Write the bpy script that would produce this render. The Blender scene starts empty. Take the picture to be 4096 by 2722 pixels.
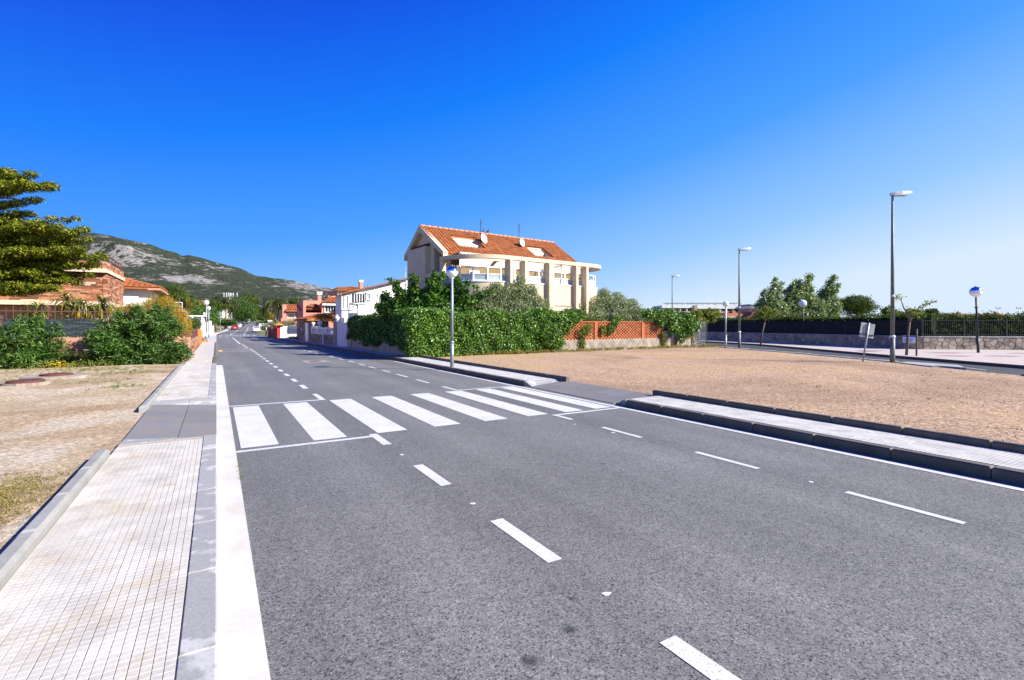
import bpy, bmesh, math, random
import numpy as np
from mathutils import Matrix, Vector
random.seed(7); RNG = np.random.default_rng(7)
PI = math.pi; rad = math.radians
SC = bpy.context.scene; COL = SC.collection

# ------------------------------------------------------------------ camera, sky, sun, exposure
YAW = rad(30.84); FPX = 1980.0; EYE = 1.8
cam_d = bpy.data.cameras.new('camera'); cam = bpy.data.objects.new('camera', cam_d); COL.objects.link(cam)
cam.location = (0, 0, EYE); cam.rotation_euler = (rad(90), 0, -YAW)
cam_d.sensor_width = 36; cam_d.lens = 36 * FPX / 4096; cam_d.shift_y = -0.0149
cam_d.clip_start = 0.1; cam_d.clip_end = 20000
SC.camera = cam
SUN_DIR = Vector((0.688, -0.726, math.tan(rad(33)))).normalized()      # towards the sun
wd = bpy.data.worlds.new('World'); SC.world = wd; wd.use_nodes = True
nt = wd.node_tree; bg = nt.nodes['Background']
sky = nt.nodes.new('ShaderNodeTexSky'); sky.sky_type = 'NISHITA'; sky.sun_disc = False
sky.sun_elevation = rad(33); sky.sun_rotation = math.atan2(SUN_DIR.x, SUN_DIR.y)
sky.altitude = 100; sky.air_density = 1.0; sky.dust_density = 0.8; sky.ozone_density = 1.6
# the clear sky deepens with height and away from the sun; one smooth law over the whole dome, laid over the Nishita sky
tc = nt.nodes.new('ShaderNodeTexCoord'); sx = nt.nodes.new('ShaderNodeSeparateXYZ'); nt.links.new(tc.outputs['Generated'], sx.inputs[0])
dp = nt.nodes.new('ShaderNodeVectorMath'); dp.operation = 'DOT_PRODUCT'; dp.inputs[1].default_value = (0.688, -0.726, 0); nt.links.new(tc.outputs['Generated'], dp.inputs[0])
m1 = nt.nodes.new('ShaderNodeMath'); m1.operation = 'MULTIPLY_ADD'; m1.inputs[1].default_value = -1.35; m1.inputs[2].default_value = 1.07
mz = nt.nodes.new('ShaderNodeMath'); mz.operation = 'MAXIMUM'; mz.inputs[1].default_value = 0.0; nt.links.new(sx.outputs[2], mz.inputs[0]); mw = nt.nodes.new('ShaderNodeMath'); mw.operation = 'POWER'; mw.inputs[1].default_value = 0.8; nt.links.new(mz.outputs[0], mw.inputs[0]); nt.links.new(mw.outputs[0], m1.inputs[0])
m2 = nt.nodes.new('ShaderNodeMath'); m2.operation = 'MULTIPLY_ADD'; m2.inputs[1].default_value = 0.34; nt.links.new(dp.outputs['Value'], m2.inputs[0]); nt.links.new(m1.outputs[0], m2.inputs[2])
cr = nt.nodes.new('ShaderNodeValToRGB'); el = cr.color_ramp.elements
while len(el) < 6: el.new(.5)
SKYK = 1.0 / (0.1 * 2 ** 1.15)
for e_, (p_, c_) in zip(el, ((0.0, (0, 58, 208)), (.13, (0, 92, 238)), (.3, (0, 126, 254)), (.55, (72, 160, 255)), (.8, (150, 202, 255)), (1.0, (216, 235, 255)))):
    e_.position = p_; e_.color = tuple(((v / 255) / 12.92 if v / 255 < .04 else ((v / 255 + .055) / 1.055) ** 2.4) for v in c_) + (1,)
nt.links.new(m2.outputs[0], cr.inputs[0])
sc_ = nt.nodes.new('ShaderNodeVectorMath'); sc_.operation = 'SCALE'; sc_.inputs['Scale'].default_value = SKYK; nt.links.new(cr.outputs[0], sc_.inputs[0])
mx_ = nt.nodes.new('ShaderNodeMix'); mx_.data_type = 'RGBA'; mx_.inputs[0].default_value = 0.96
nt.links.new(sky.outputs[0], mx_.inputs[6]); nt.links.new(sc_.outputs[0], mx_.inputs[7]); nt.links.new(mx_.outputs[2], bg.inputs['Color'])
bg.inputs['Strength'].default_value = 0.1
sd = bpy.data.lights.new('sun', 'SUN'); so = bpy.data.objects.new('sun', sd); COL.objects.link(so)
sd.energy = 5.0; sd.angle = rad(0.5); sd.color = (1.0, 0.95, 0.87)
so.rotation_euler = (-SUN_DIR).to_track_quat('-Z', 'Y').to_euler(); so.location = (30, -30, 40)
SC.view_settings.view_transform = 'Standard'; SC.view_settings.look = 'None'
SC.view_settings.exposure = 1.15; SC.view_settings.gamma = 1.0; SC.view_settings.use_curve_mapping = False
SC.cycles.max_bounces = 6; SC.cycles.transparent_max_bounces = 8
SC.cycles.diffuse_bounces = 3; SC.cycles.glossy_bounces = 3

# ------------------------------------------------------------------ helpers
def ray(px, d):
    """ground position on the sight line through photograph column px at depth d (metres ahead of the lens)"""
    c = (px - 2048) / FPX * d
    return (c * math.cos(YAW) + d * math.sin(YAW), -c * math.sin(YAW) + d * math.cos(YAW))
def at(px, py, d):
    x, y = ray(px, d); return Vector((x, y, EYE + (1300 - py) / FPX * d))
def zt(Y):                                   # the street rises gently far away
    if Y < 125: return 0.0
    if Y < 165: return 0.00045 * (Y - 125) ** 2
    if Y < 300: return 0.72 + 0.036 * (Y - 165)
    return 5.58 + 0.02 * (Y - 300)
def bend(Y):                                 # and bends to the right
    if Y < 90: return 0.0
    if Y < 115: return 0.0012 * (Y - 90) ** 2
    return 0.75 + 0.06 * (Y - 115)
def pinch(Y): return -1.4 * min(1, max(0, (Y - 25) / 50))
def RP(x, Y, h=0.0):
    """point of the street: x metres right of the left kerb, Y metres along"""
    k = min(1, max(0, (x - 2.5) / 3.0))
    return Vector((x + bend(Y) + pinch(Y) * k, Y, zt(Y) + h))

class MB:
    def __init__(s): s.v = []; s.f = []; s.sm = []; s.M = Matrix.Identity(4)
    def at(s, loc=(0, 0, 0), rz=0, rx=0, ry=0, sc=1):
        s.M = Matrix.Translation(loc) @ Matrix.Rotation(rz, 4, 'Z') @ Matrix.Rotation(ry, 4, 'Y') @ Matrix.Rotation(rx, 4, 'X') @ Matrix.Scale(sc, 4); return s
    def add(s, vs, fs, smooth=False):
        b = len(s.v); s.v += [tuple(s.M @ Vector(p)) for p in vs]
        s.f += [tuple(b + i for i in f) for f in fs]; s.sm += [smooth] * len(fs); return s
    def box(s, x0, x1, y0, y1, z0, z1):
        return s.add([(x0, y0, z0), (x1, y0, z0), (x1, y1, z0), (x0, y1, z0), (x0, y0, z1), (x1, y0, z1), (x1, y1, z1), (x0, y1, z1)],
                     [(3, 2, 1, 0), (4, 5, 6, 7), (0, 1, 5, 4), (1, 2, 6, 5), (2, 3, 7, 6), (3, 0, 4, 7)])
    def bbox(s, x0, x1, y0, y1, z0, z1, b=0.01):            # box with chamfered top edges
        return s.add([(x0, y0, z0), (x1, y0, z0), (x1, y1, z0), (x0, y1, z0), (x0, y0, z1 - b), (x1, y0, z1 - b), (x1, y1, z1 - b), (x0, y1, z1 - b),
                      (x0 + b, y0 + b, z1), (x1 - b, y0 + b, z1), (x1 - b, y1 - b, z1), (x0 + b, y1 - b, z1)],
                     [(8, 9, 10, 11), (0, 1, 5, 4), (1, 2, 6, 5), (2, 3, 7, 6), (3, 0, 4, 7), (4, 5, 9, 8), (5, 6, 10, 9), (6, 7, 11, 10), (7, 4, 8, 11)])
    def bar(s, p, q, w, h=None):                            # rectangular bar between two points
        p = Vector(p); q = Vector(q); h = h or w; d = (q - p).normalized()
        up = Vector((0, 0, 1)) if abs(d.z) < .95 else Vector((0, 1, 0))
        a = d.cross(up).normalized() * (w / 2); b = a.cross(d).normalized() * (h / 2)
        vs = [p - a - b, p + a - b, p + a + b, p - a + b, q - a - b, q + a - b, q + a + b, q - a + b]
        return s.add(vs, [(0, 1, 2, 3), (7, 6, 5, 4), (4, 5, 1, 0), (5, 6, 2, 1), (6, 7, 3, 2), (7, 4, 0, 3)])
    def tube(s, pts, rs, n=8, cap=True, smooth=True, flat=1.0):
        pts = [Vector(p) for p in pts]; vs = []; fs = []
        if not hasattr(rs, '__len__'): rs = [rs] * len(pts)
        prev = None
        for i, p in enumerate(pts):
            d = (pts[min(i + 1, len(pts) - 1)] - pts[max(i - 1, 0)]).normalized()
            ref = Vector((0, 0, 1)) if abs(d.z) < .9 else Vector((0, 1, 0))
            a = d.cross(ref).normalized() if prev is None else (prev - d * prev.dot(d)).normalized()
            prev = a; b = a.cross(d)
            for k in range(n):
                t = 2 * PI * k / n; vs.append(p + a * math.cos(t) * rs[i] + b * math.sin(t) * rs[i] * flat)
        for i in range(len(pts) - 1):
            for k in range(n): fs.append((i * n + k, i * n + (k + 1) % n, (i + 1) * n + (k + 1) % n, (i + 1) * n + k))
        if cap: fs.append(tuple(range(n - 1, -1, -1))); fs.append(tuple((len(pts) - 1) * n + k for k in range(n)))
        return s.add(vs, fs, smooth)
    def lathe(s, prof, n=20, smooth=True, cap=True):
        vs = [(r * math.cos(2 * PI * k / n), r * math.sin(2 * PI * k / n), z) for r, z in prof for k in range(n)]
        fs = [(i * n + k, i * n + (k + 1) % n, (i + 1) * n + (k + 1) % n, (i + 1) * n + k) for i in range(len(prof) - 1) for k in range(n)]
        if cap: fs.append(tuple(range(n - 1, -1, -1))); fs.append(tuple((len(prof) - 1) * n + k for k in range(n)))
        return s.add(vs, fs, smooth)
    def prism(s, poly, z0, z1):
        n = len(poly); vs = [(x, y, z0) for x, y in poly] + [(x, y, z1) for x, y in poly]
        return s.add(vs, [tuple(range(n - 1, -1, -1)), tuple(range(n, 2 * n))] + [(i, (i + 1) % n, n + (i + 1) % n, n + i) for i in range(n)])
    def xprism(s, poly, x0, x1):                            # polygon in (y,z) pushed along x
        n = len(poly); vs = [(x0, y, z) for y, z in poly] + [(x1, y, z) for y, z in poly]
        return s.add(vs, [tuple(range(n)), tuple(range(2 * n - 1, n - 1, -1))] + [(n + i, n + (i + 1) % n, (i + 1) % n, i) for i in range(n)])
    def loft(s, rings, smooth=True, cap=True):
        n = len(rings[0]); vs = [p for r in rings for p in r]
        fs = [(i * n + k, i * n + (k + 1) % n, (i + 1) * n + (k + 1) % n, (i + 1) * n + k) for i in range(len(rings) - 1) for k in range(n)]
        if cap: fs.append(tuple(range(n - 1, -1, -1))); fs.append(tuple((len(rings) - 1) * n + k for k in range(n)))
        return s.add(vs, fs, smooth)
    def wallstrip(s, pts, th, z0, z1):                      # wall of thickness th following a plan polyline (to its left side)
        n = len(pts); P2 = [Vector((p[0], p[1])) for p in pts]; off = []
        for i in range(n):
            d = (P2[min(i + 1, n - 1)] - P2[max(i - 1, 0)]).normalized(); off.append(P2[i] + Vector((-d.y, d.x)) * th)
        vs = []
        for i in range(n):
            a, b = P2[i], off[i]; vs += [(a.x, a.y, z0), (b.x, b.y, z0), (b.x, b.y, z1), (a.x, a.y, z1)]
        fs = []
        for i in range(n - 1):
            for k in range(4): fs.append((i * 4 + k, i * 4 + (k + 1) % 4, (i + 1) * 4 + (k + 1) % 4, (i + 1) * 4 + k))
        fs += [(3, 2, 1, 0), tuple((n - 1) * 4 + k for k in range(4))]
        return s.add(vs, fs)
    def mesh(s, name):
        m = bpy.data.meshes.new(name); m.from_pydata(s.v, [], s.f)
        if any(s.sm): m.polygons.foreach_set('use_smooth', s.sm)
        bm = bmesh.new(); bm.from_mesh(m); bmesh.ops.recalc_face_normals(bm, faces=bm.faces[:]); bm.to_mesh(m); bm.free()
        m.update(); return m
    def build(s, name, mat, parent=None, loc=None, rz=None):
        return obj(name, s.mesh(name), mat, parent, loc, rz)
def obj(name, me, mat, parent=None, loc=None, rz=None):
    if mat is not None and not me.materials: me.materials.append(mat)
    o = bpy.data.objects.new(name, me); COL.objects.link(o)
    if parent: o.parent = parent
    if loc is not None: o.location = loc
    if rz is not None: o.rotation_euler = (0, 0, rz)
    return o
def thing(name, label, cat, loc=(0, 0, 0), rz=0, group=None):
    o = bpy.data.objects.new(name, None); COL.objects.link(o); o.location = loc; o.rotation_euler = (0, 0, rz)
    o.empty_display_size = .2
    return tag(o, label, cat, group)
def tag(o, label, cat, group=None):
    o['label'] = label; o['category'] = cat
    if group: o['group'] = group
    return o
def struct(o): o['kind'] = 'structure'; return o
def stuff(o): o['kind'] = 'stuff'; return o

# ------------------------------------------------------------------ materials
def newmat(name):
    m = bpy.data.materials.new(name); m.use_nodes = True; n = m.node_tree
    return m, n, n.nodes['Principled BSDF']
def node(n, t, **kw):
    x = n.nodes.new(t)
    for k, v in kw.items():
        if k in x.inputs: x.inputs[k].default_value = v
        else: setattr(x, k, v)
    return x
def ramp(n, stops):
    r = n.nodes.new('ShaderNodeValToRGB'); e = r.color_ramp.elements
    while len(e) < len(stops): e.new(.5)
    for i, (p, c) in enumerate(stops): e[i].position = p; e[i].color = (c[0], c[1], c[2], 1) if hasattr(c, '__len__') else (c, c, c, 1)
    return r
def noise(n, pos, scale, detail=4, rough=.55, dist=0):
    t = node(n, 'ShaderNodeTexNoise', Scale=scale, Detail=detail, Roughness=rough, Distortion=dist)
    if pos is not None: n.links.new(pos, t.inputs['Vector'])
    return t.outputs['Fac']
def mixc(n, fac, a, b, mode='MIX'):
    m = n.nodes.new('ShaderNodeMix'); m.data_type = 'RGBA'; m.blend_type = mode
    for sock, val in ((m.inputs[0], fac), (m.inputs[6], a), (m.inputs[7], b)):
        if isinstance(val, bpy.types.NodeSocket): n.links.new(val, sock)
        elif hasattr(val, '__len__'): sock.default_value = (val[0], val[1], val[2], 1)
        else: sock.default_value = val
    return m.outputs[2]
def wpos(n): return n.nodes.new('ShaderNodeNewGeometry').outputs['Position']
def opos(n): return n.nodes.new('ShaderNodeTexCoord').outputs['Object']
def bump(n, bsdf, h, strength, dist=.02):
    b = node(n, 'ShaderNodeBump', Strength=strength, Distance=dist); n.links.new(h, b.inputs['Height']); n.links.new(b.outputs[0], bsdf.inputs['Normal'])
def M(name, c, c2=None, scale=3, detail=5, rough=.8, bp=0, bscale=60, spec=.3, metal=0, lo=.35, hi=.65, fine=.15, fscale=40, orand=0):
    m, n, b = newmat(name); p = wpos(n); c2 = c2 or tuple(x * .8 for x in c)
    f = ramp(n, [(lo, 0), (hi, 1)]); n.links.new(noise(n, p, scale, detail), f.inputs[0])
    col = mixc(n, f.outputs[0], c, c2)
    if fine:
        g = ramp(n, [(.3, 1 - fine), (.7, 1 + fine * .4)]); n.links.new(noise(n, p, fscale, 3), g.inputs[0]); col = mixc(n, 1.0, col, g.outputs[0], 'MULTIPLY')
    if orand:
        oi = n.nodes.new('ShaderNodeObjectInfo'); g = ramp(n, [(0, 1 - orand), (1, 1 + orand * .5)]); n.links.new(oi.outputs['Random'], g.inputs[0])
        col = mixc(n, 1.0, col, g.outputs[0], 'MULTIPLY')
    n.links.new(col, b.inputs['Base Color']); b.inputs['Roughness'].default_value = rough; b.inputs['Metallic'].default_value = metal
    b.inputs['Specular IOR Level'].default_value = spec
    if bp: bump(n, b, noise(n, p, bscale, 4), bp, .3 / bscale)
    return m
def leafmat(name, dark, light, spec=.35, rough=.45, trans=.35, third=None):
    m, n, b = newmat(name); a = node(n, 'ShaderNodeAttribute', attribute_name='rnd')
    st = [(0, dark), (.6, light)] + ([(1.0, third)] if third else [(1.0, tuple(x * 1.25 for x in light))])
    r = ramp(n, st); n.links.new(a.outputs['Fac'], r.inputs[0])
    f = noise(n, wpos(n), .9, 2); g = ramp(n, [(.3, .75), (.7, 1.15)]); n.links.new(f, g.inputs[0])
    col = mixc(n, 1.0, r.outputs[0], g.outputs[0], 'MULTIPLY')
    n.links.new(col, b.inputs['Base Color']); b.inputs['Roughness'].default_value = rough; b.inputs['Specular IOR Level'].default_value = spec
    t = n.nodes.new('ShaderNodeBsdfTranslucent'); n.links.new(mixc(n, 1.0, col, (1.0, 1.15, .5), 'MULTIPLY'), t.inputs['Color'])
    mx = node(n, 'ShaderNodeMixShader', Fac=trans); n.links.new(b.outputs[0], mx.inputs[1]); n.links.new(t.outputs[0], mx.inputs[2])
    n.links.new(mx.outputs[0], n.nodes['Material Output'].inputs['Surface']); return m
def glassmat(name, tint=(.86, .92, .92), fac=.12, rough=.02):
    m, n, b = newmat(name); t = node(n, 'ShaderNodeBsdfTransparent'); t.inputs[0].default_value = (*tint, 1)
    b = node(n, 'ShaderNodeBsdfGlossy', Roughness=rough); b.inputs['Color'].default_value = (.9, .95, 1, 1)
    mx = node(n, 'ShaderNodeMixShader', Fac=fac); n.links.new(t.outputs[0], mx.inputs[1]); n.links.new(b.outputs[0], mx.inputs[2])
    n.links.new(mx.outputs[0], n.nodes['Material Output'].inputs['Surface']); return m

def asphalt(name, base=.1, warm=0, stains=()):
    m, n, b = newmat(name); p = wpos(n)
    big = ramp(n, [(.3, .84), (.7, 1.14)]); n.links.new(noise(n, p, .35, 6, .62), big.inputs[0])
    mp = node(n, 'ShaderNodeMapping'); mp.inputs['Scale'].default_value = (1.1, .035, 1); n.links.new(p, mp.inputs[0])
    trk = ramp(n, [(.35, .86), (.65, 1.13)]); n.links.new(noise(n, mp.outputs[0], 1.0, 3, .5), trk.inputs[0])
    v = node(n, 'ShaderNodeTexVoronoi', Scale=98.0); n.links.new(p, v.inputs['Vector'])
    vr = ramp(n, [(0, .2), (.14, .62), (.45, .98), (.8, 1.1), (1, 1.6)])
    s = n.nodes.new('ShaderNodeSeparateColor'); n.links.new(v.outputs['Color'], s.inputs[0]); n.links.new(s.outputs[0], vr.inputs[0])
    fine = ramp(n, [(.34, .6), (.5, 1), (.68, 1.35)]); n.links.new(noise(n, p, 210, 3, .7), fine.inputs[0])
    med = ramp(n, [(.35, .88), (.65, 1.1)]); n.links.new(noise(n, p, 11, 5, .7), med.inputs[0])
    col = mixc(n, 1, (base * 1.06, base * 1.03, base * .95), big.outputs[0], 'MULTIPLY')
    for q in (trk, vr, fine, med): col = mixc(n, 1, col, q.outputs[0], 'MULTIPLY')
    for (x, y, r) in stains:                                   # old oil drips
        dn = node(n, 'ShaderNodeVectorMath', operation='DISTANCE'); n.links.new(p, dn.inputs[0]); dn.inputs[1].default_value = (x, y, 0)
        ad = node(n, 'ShaderNodeMath', operation='MULTIPLY_ADD'); n.links.new(noise(n, p, 22, 4, .7), ad.inputs[0]); ad.inputs[1].default_value = r * 1.6; n.links.new(dn.outputs['Value'], ad.inputs[2])
        rr_ = ramp(n, [(0, .3), (1, 1)]); mr = node(n, 'ShaderNodeMapRange'); n.links.new(ad.outputs[0], mr.inputs['Value']); mr.inputs['From Min'].default_value = r * .9; mr.inputs['From Max'].default_value = r * 1.9
        n.links.new(mr.outputs[0], rr_.inputs[0]); col = mixc(n, 1, col, rr_.outputs[0], 'MULTIPLY')
    n.links.new(col, b.inputs['Base Color']); b.inputs['Roughness'].default_value = .72; b.inputs['Specular IOR Level'].default_value = .3
    bump(n, b, noise(n, p, 130, 3, .7), .6, .006); return m
def paintmat(name, c=(.74, .73, .7), wear=.6):
    m, n, b = newmat(name); p = wpos(n)
    w = ramp(n, [(wear, 0), (wear + .06, 1)]); n.links.new(noise(n, p, 85, 4, .75), w.inputs[0])
    d = ramp(n, [(.35, .86), (.65, 1)]); n.links.new(noise(n, p, 2.2, 5, .6), d.inputs[0])
    col = mixc(n, 1, c, d.outputs[0], 'MULTIPLY'); col = mixc(n, w.outputs[0], col, (.2, .2, .21))
    n.links.new(col, b.inputs['Base Color']); b.inputs['Roughness'].default_value = .6
    bump(n, b, noise(n, p, 110, 3, .7), .35, .004); return m
def dirt(name, c1, c2, c3, peb=.25, sc=.35):
    m, n, b = newmat(name); p = wpos(n)
    r = ramp(n, [(.3, c1), (.52, c2), (.72, c3)]); n.links.new(noise(n, p, sc, 7, .62, .6), r.inputs[0])
    v = node(n, 'ShaderNodeTexVoronoi', Scale=26.0); n.links.new(p, v.inputs['Vector'])
    s = n.nodes.new('ShaderNodeSeparateColor'); n.links.new(v.outputs['Color'], s.inputs[0])
    vr = ramp(n, [(0, 1 - peb), (.5, 1), (1, 1 + peb * 1.6)]); n.links.new(s.outputs[0], vr.inputs[0])
    f = ramp(n, [(.3, .7), (.7, 1.2)]); n.links.new(noise(n, p, 14, 5, .75), f.inputs[0])
    col = mixc(n, 1, r.outputs[0], vr.outputs[0], 'MULTIPLY'); col = mixc(n, 1, col, f.outputs[0], 'MULTIPLY')
    n.links.new(col, b.inputs['Base Color']); b.inputs['Roughness'].default_value = .95; b.inputs['Specular IOR Level'].default_value = .1
    bump(n, b, noise(n, p, 30, 6, .75), .8, .03); return m
def tilemat(name, c, stain=(.37, .29, .17), amount=.53):
    m, n, b = newmat(name); p = wpos(n)
    st = ramp(n, [(amount, 0), (amount + .16, .6)]); n.links.new(noise(n, p, 1.7, 6, .65, .5), st.inputs[0])
    gr = ramp(n, [(.3, .78), (.62, 1.05)]); n.links.new(noise(n, p, 3.1, 5, .6), gr.inputs[0])
    oi = n.nodes.new('ShaderNodeObjectInfo'); g = ramp(n, [(0, .92), (1, 1.05)]); n.links.new(oi.outputs['Random'], g.inputs[0])
    col = mixc(n, st.outputs[0], c, stain)
    for q in (gr, g): col = mixc(n, 1, col, q.outputs[0], 'MULTIPLY')
    f = ramp(n, [(.3, .85), (.7, 1.08)]); n.links.new(noise(n, p, 60, 3, .7), f.inputs[0]); col = mixc(n, 1, col, f.outputs[0], 'MULTIPLY')
    n.links.new(col, b.inputs['Base Color']); b.inputs['Roughness'].default_value = .85; bump(n, b, noise(n, p, 90, 3), .25, .004); return m

MT = {}
MT['asphalt'] = asphalt('asphalt', .152, 0, ((1.795, 2.33, .06), (1.436, 2.22, .07), (2.0, 2.6, .03), (4.3, 4.9, .05), (1.2, 4.4, .03)))
MT['asphalt_far'] = asphalt('asphalt_dark', .06)
MT['paint'] = paintmat('white_paint', (.6, .585, .555), .565); MT['paint_thin'] = paintmat('worn_white_paint', (.74, .74, .72), .56)
MT['yellow'] = paintmat('yellow_paint', (.85, .5, .03))
MT['tile'] = tilemat('cement_tile', (.485, .455, .395)); MT['tile_grey'] = tilemat('grey_cement_tile', (.47, .45, .41), (.4, .32, .22), .6)
MT['joint'] = M('joint_sand', (.42, .34, .22), (.28, .24, .18), scale=4, rough=.95)
MT['kerb'] = M('kerb_concrete', (.29, .285, .27), (.44, .43, .4), scale=4, rough=.8, bp=.2, orand=.08, lo=.54, hi=.6)
MT['back_kerb'] = M('pale_kerb_concrete', (.29, .28, .26), (.24, .235, .215), scale=3, rough=.85, bp=.25, orand=.07, fine=.12)
MT['kerb_grey'] = M('kerb_dark_concrete', (.155, .13, .098), (.11, .092, .07), scale=5, rough=.8, bp=.25, orand=.1)
MT['slab'] = M('dark_slab', (.17, .168, .17), (.2, .175, .15), scale=2.2, rough=.7, bp=.15, orand=.1, fine=.1)
MT['gutter'] = M('gutter_concrete', (.58, .56, .52), (.47, .44, .38), scale=1.4, rough=.8, fine=.08)
MT['sand'] = dirt('sandy_lot', (.27, .18, .1), (.43, .33, .21), (.54, .48, .39))
MT['redlot'] = dirt('red_gravel_lot', (.25, .165, .1), (.4, .275, .175), (.39, .26, .1), .34, .13)
MT['earth'] = dirt('far_earth', (.3, .24, .15), (.16, .18, .08), (.35, .28, .18), .2, .03)
MT['cream'] = M('cream_render', (.6, .5, .36), (.54, .445, .315), scale=1.2, rough=.9, fine=.05)
MT['cream_pale'] = M('pale_cream_render', (.68, .6, .47), (.62, .54, .41), scale=1.2, rough=.9, fine=.05)
MT['ochre'] = M('ochre_shade_tone', (.34, .185, .04), (.3, .16, .035), scale=1.2, rough=.9, fine=.05)  # amber look of a shaded wall put into the base colour
MT['white'] = M('white_render', (.82, .81, .78), (.74, .72, .67), scale=1.5, rough=.85, fine=.05)
MT['beige'] = M('beige_render', (.46, .36, .27), (.39, .3, .23), scale=1.5, rough=.9, fine=.08, bp=.2)
MT['pink'] = M('pink_render', (.58, .25, .18), (.5, .21, .15), scale=1.5, rough=.9, fine=.06)
MT['salmon'] = M('salmon_render', (.52, .26, .17), (.44, .21, .14), scale=1.2, rough=.9, fine=.08)
MT['orange'] = M('orange_render', (.6, .2, .045), (.52, .17, .04), scale=1.5, rough=.9)
MT['red'] = M('red_render', (.48, .05, .05), (.4, .04, .04), scale=1.5, rough=.8)
MT['tile_roof'] = M('clay_roof_tile', (.43, .145, .045), (.3, .095, .033), scale=2.5, rough=.8, orand=.28, fine=.25, fscale=18)
MT['brick'] = M('hollow_brick', (.42, .125, .05), (.33, .095, .04), scale=4, rough=.85, orand=.3)
MT['stonebrick'] = M('brown_stone_course', (.42, .17, .09), (.3, .12, .07), scale=6, rough=.9, orand=.5, lo=.3, hi=.7)
def stonemat():
    m, n, b = newmat('brown_stone_course'); p = wpos(n); oi = n.nodes.new('ShaderNodeObjectInfo')
    r = ramp(n, [(0, (.13, .05, .03)), (.35, (.3, .11, .055)), (.75, (.42, .18, .09)), (.96, (.5, .28, .16)), (1, (.6, .42, .3))]); n.links.new(oi.outputs['Random'], r.inputs[0])
    g = ramp(n, [(.3, .7), (.7, 1.2)]); n.links.new(noise(n, p, 7, 5), g.inputs[0]); n.links.new(mixc(n, 1, r.outputs[0], g.outputs[0], 'MULTIPLY'), b.inputs['Base Color']); b.inputs['Roughness'].default_value = .9; bump(n, b, noise(n, p, 20, 4), .5, .03); return m
MT['stonebrick'] = stonemat()
MT['stone'] = M('flagstone', (.47, .37, .27), (.31, .26, .21), scale=2.2, rough=.85, bp=.3, orand=.38)
MT['mortar'] = M('mortar', (.34, .29, .235), (.26, .22, .18), scale=8, rough=.95)
MT['concrete'] = M('old_concrete', (.36, .3, .24), (.19, .155, .13), scale=2.2, rough=.92, bp=.3, fine=.2)
MT['steel'] = M('galvanised_steel', (.42, .44, .46), (.3, .32, .34), scale=6, rough=.5, metal=.6, fine=.2, fscale=14)
MT['mast'] = M('weathered_mast', (.2, .215, .21), (.14, .155, .15), scale=3, rough=.6, metal=.3, fine=.2, fscale=9)
MT['cap_metal'] = M('polished_cap', (.75, .78, .82), (.7, .73, .78), scale=3, rough=.12, metal=1.0, fine=0)
MT['dark_metal'] = M('dark_metal', (.05, .05, .055), (.035, .035, .04), scale=6, rough=.5, metal=.3)
MT['rust'] = M('rusty_iron', (.17, .06, .045), (.1, .04, .035), scale=7, rough=.8, metal=.3, bp=.3)
MT['brown_metal'] = M('brown_iron', (.16, .07, .06), (.12, .05, .05), scale=7, rough=.6, metal=.2)
MT['white_frame'] = M('white_aluminium', (.72, .75, .8), (.68, .71, .76), scale=4, rough=.35, fine=.03)
MT['glass'] = glassmat('clear_glass'); MT['frosted'] = M('frosted_glass', (.36, .4, .4), (.32, .36, .36), rough=.25, spec=.5, fine=0)
MT['dark_glass'] = M('dark_window', (.03, .035, .045), (.05, .055, .06), rough=.08, spec=.6, fine=0)
MT['globe'] = M('frosted_globe', (.8, .82, .82), (.74, .76, .76), rough=.25, spec=.5, fine=0)
MT['bark'] = M('bark', (.2, .14, .09), (.11, .08, .055), scale=9, rough=.95, bp=.6, bscale=30, fine=.3)
MT['pale_bark'] = M('pale_bark', (.4, .33, .26), (.24, .19, .15), scale=9, rough=.95, bp=.5, bscale=30, fine=.3)
MT['black_screen'] = M('black_screen_cloth', (.02, .022, .022), (.013, .014, .014), scale=3, rough=.9)
MT['heather'] = M('heather_screen', (.06, .085, .09), (.02, .026, .03), scale=25, detail=6, rough=.9, fine=.4, fscale=120)
MT['plastic'] = M('white_plastic', (.78, .79, .8), rough=.4, fine=.03)
MT['tyre'] = M('tyre_rubber', (.02, .02, .02), rough=.9)
MT['taillight'] = M('red_lens', (.45, .01, .01), rough=.15, spec=.6, fine=0)
MT['plaza'] = M('pale_pink_paving', (.46, .39, .34), (.41, .35, .3), scale=1.5, rough=.85, fine=.1)
MT['plaza_red'] = M('red_paving', (.32, .2, .165), (.28, .18, .15), scale=1.5, rough=.85, fine=.1)
MT['pigeon'] = M('pigeon_feathers', (.035, .04, .055), (.06, .065, .08), scale=30, rough=.6)
L = {}
L['ivy'] = leafmat('ivy_leaf', (.012, .042, .004), (.075, .17, .014), .4, .35, .25, (.25, .42, .06))
L['fig'] = leafmat('broad_leaf', (.016, .055, .006), (.06, .15, .016), .3, .45, .3, (.14, .24, .03))
L['olive'] = leafmat('olive_leaf', (.07, .095, .04), (.22, .26, .125), .3, .5, .3, (.42, .46, .28))
L['oleander'] = leafmat('oleander_leaf', (.01, .034, .004), (.048, .115, .014), .35, .42, .25, (.16, .27, .045))
L['cypress'] = leafmat('cypress_spray', (.014, .03, .004), (.13, .16, .01), .15, .7, .35, (.45, .43, .03))
L['pine'] = leafmat('pine_needles', (.02, .04, .008), (.07, .105, .018), .15, .7, .25, (.12, .16, .03))
L['poplar'] = leafmat('poplar_leaf', (.06, .1, .035), (.2, .27, .1), .45, .35, .4, (.5, .55, .32))
L['yucca'] = leafmat('strap_leaf', (.05, .07, .012), (.15, .19, .035), .35, .4, .3, (.34, .32, .1))
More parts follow.
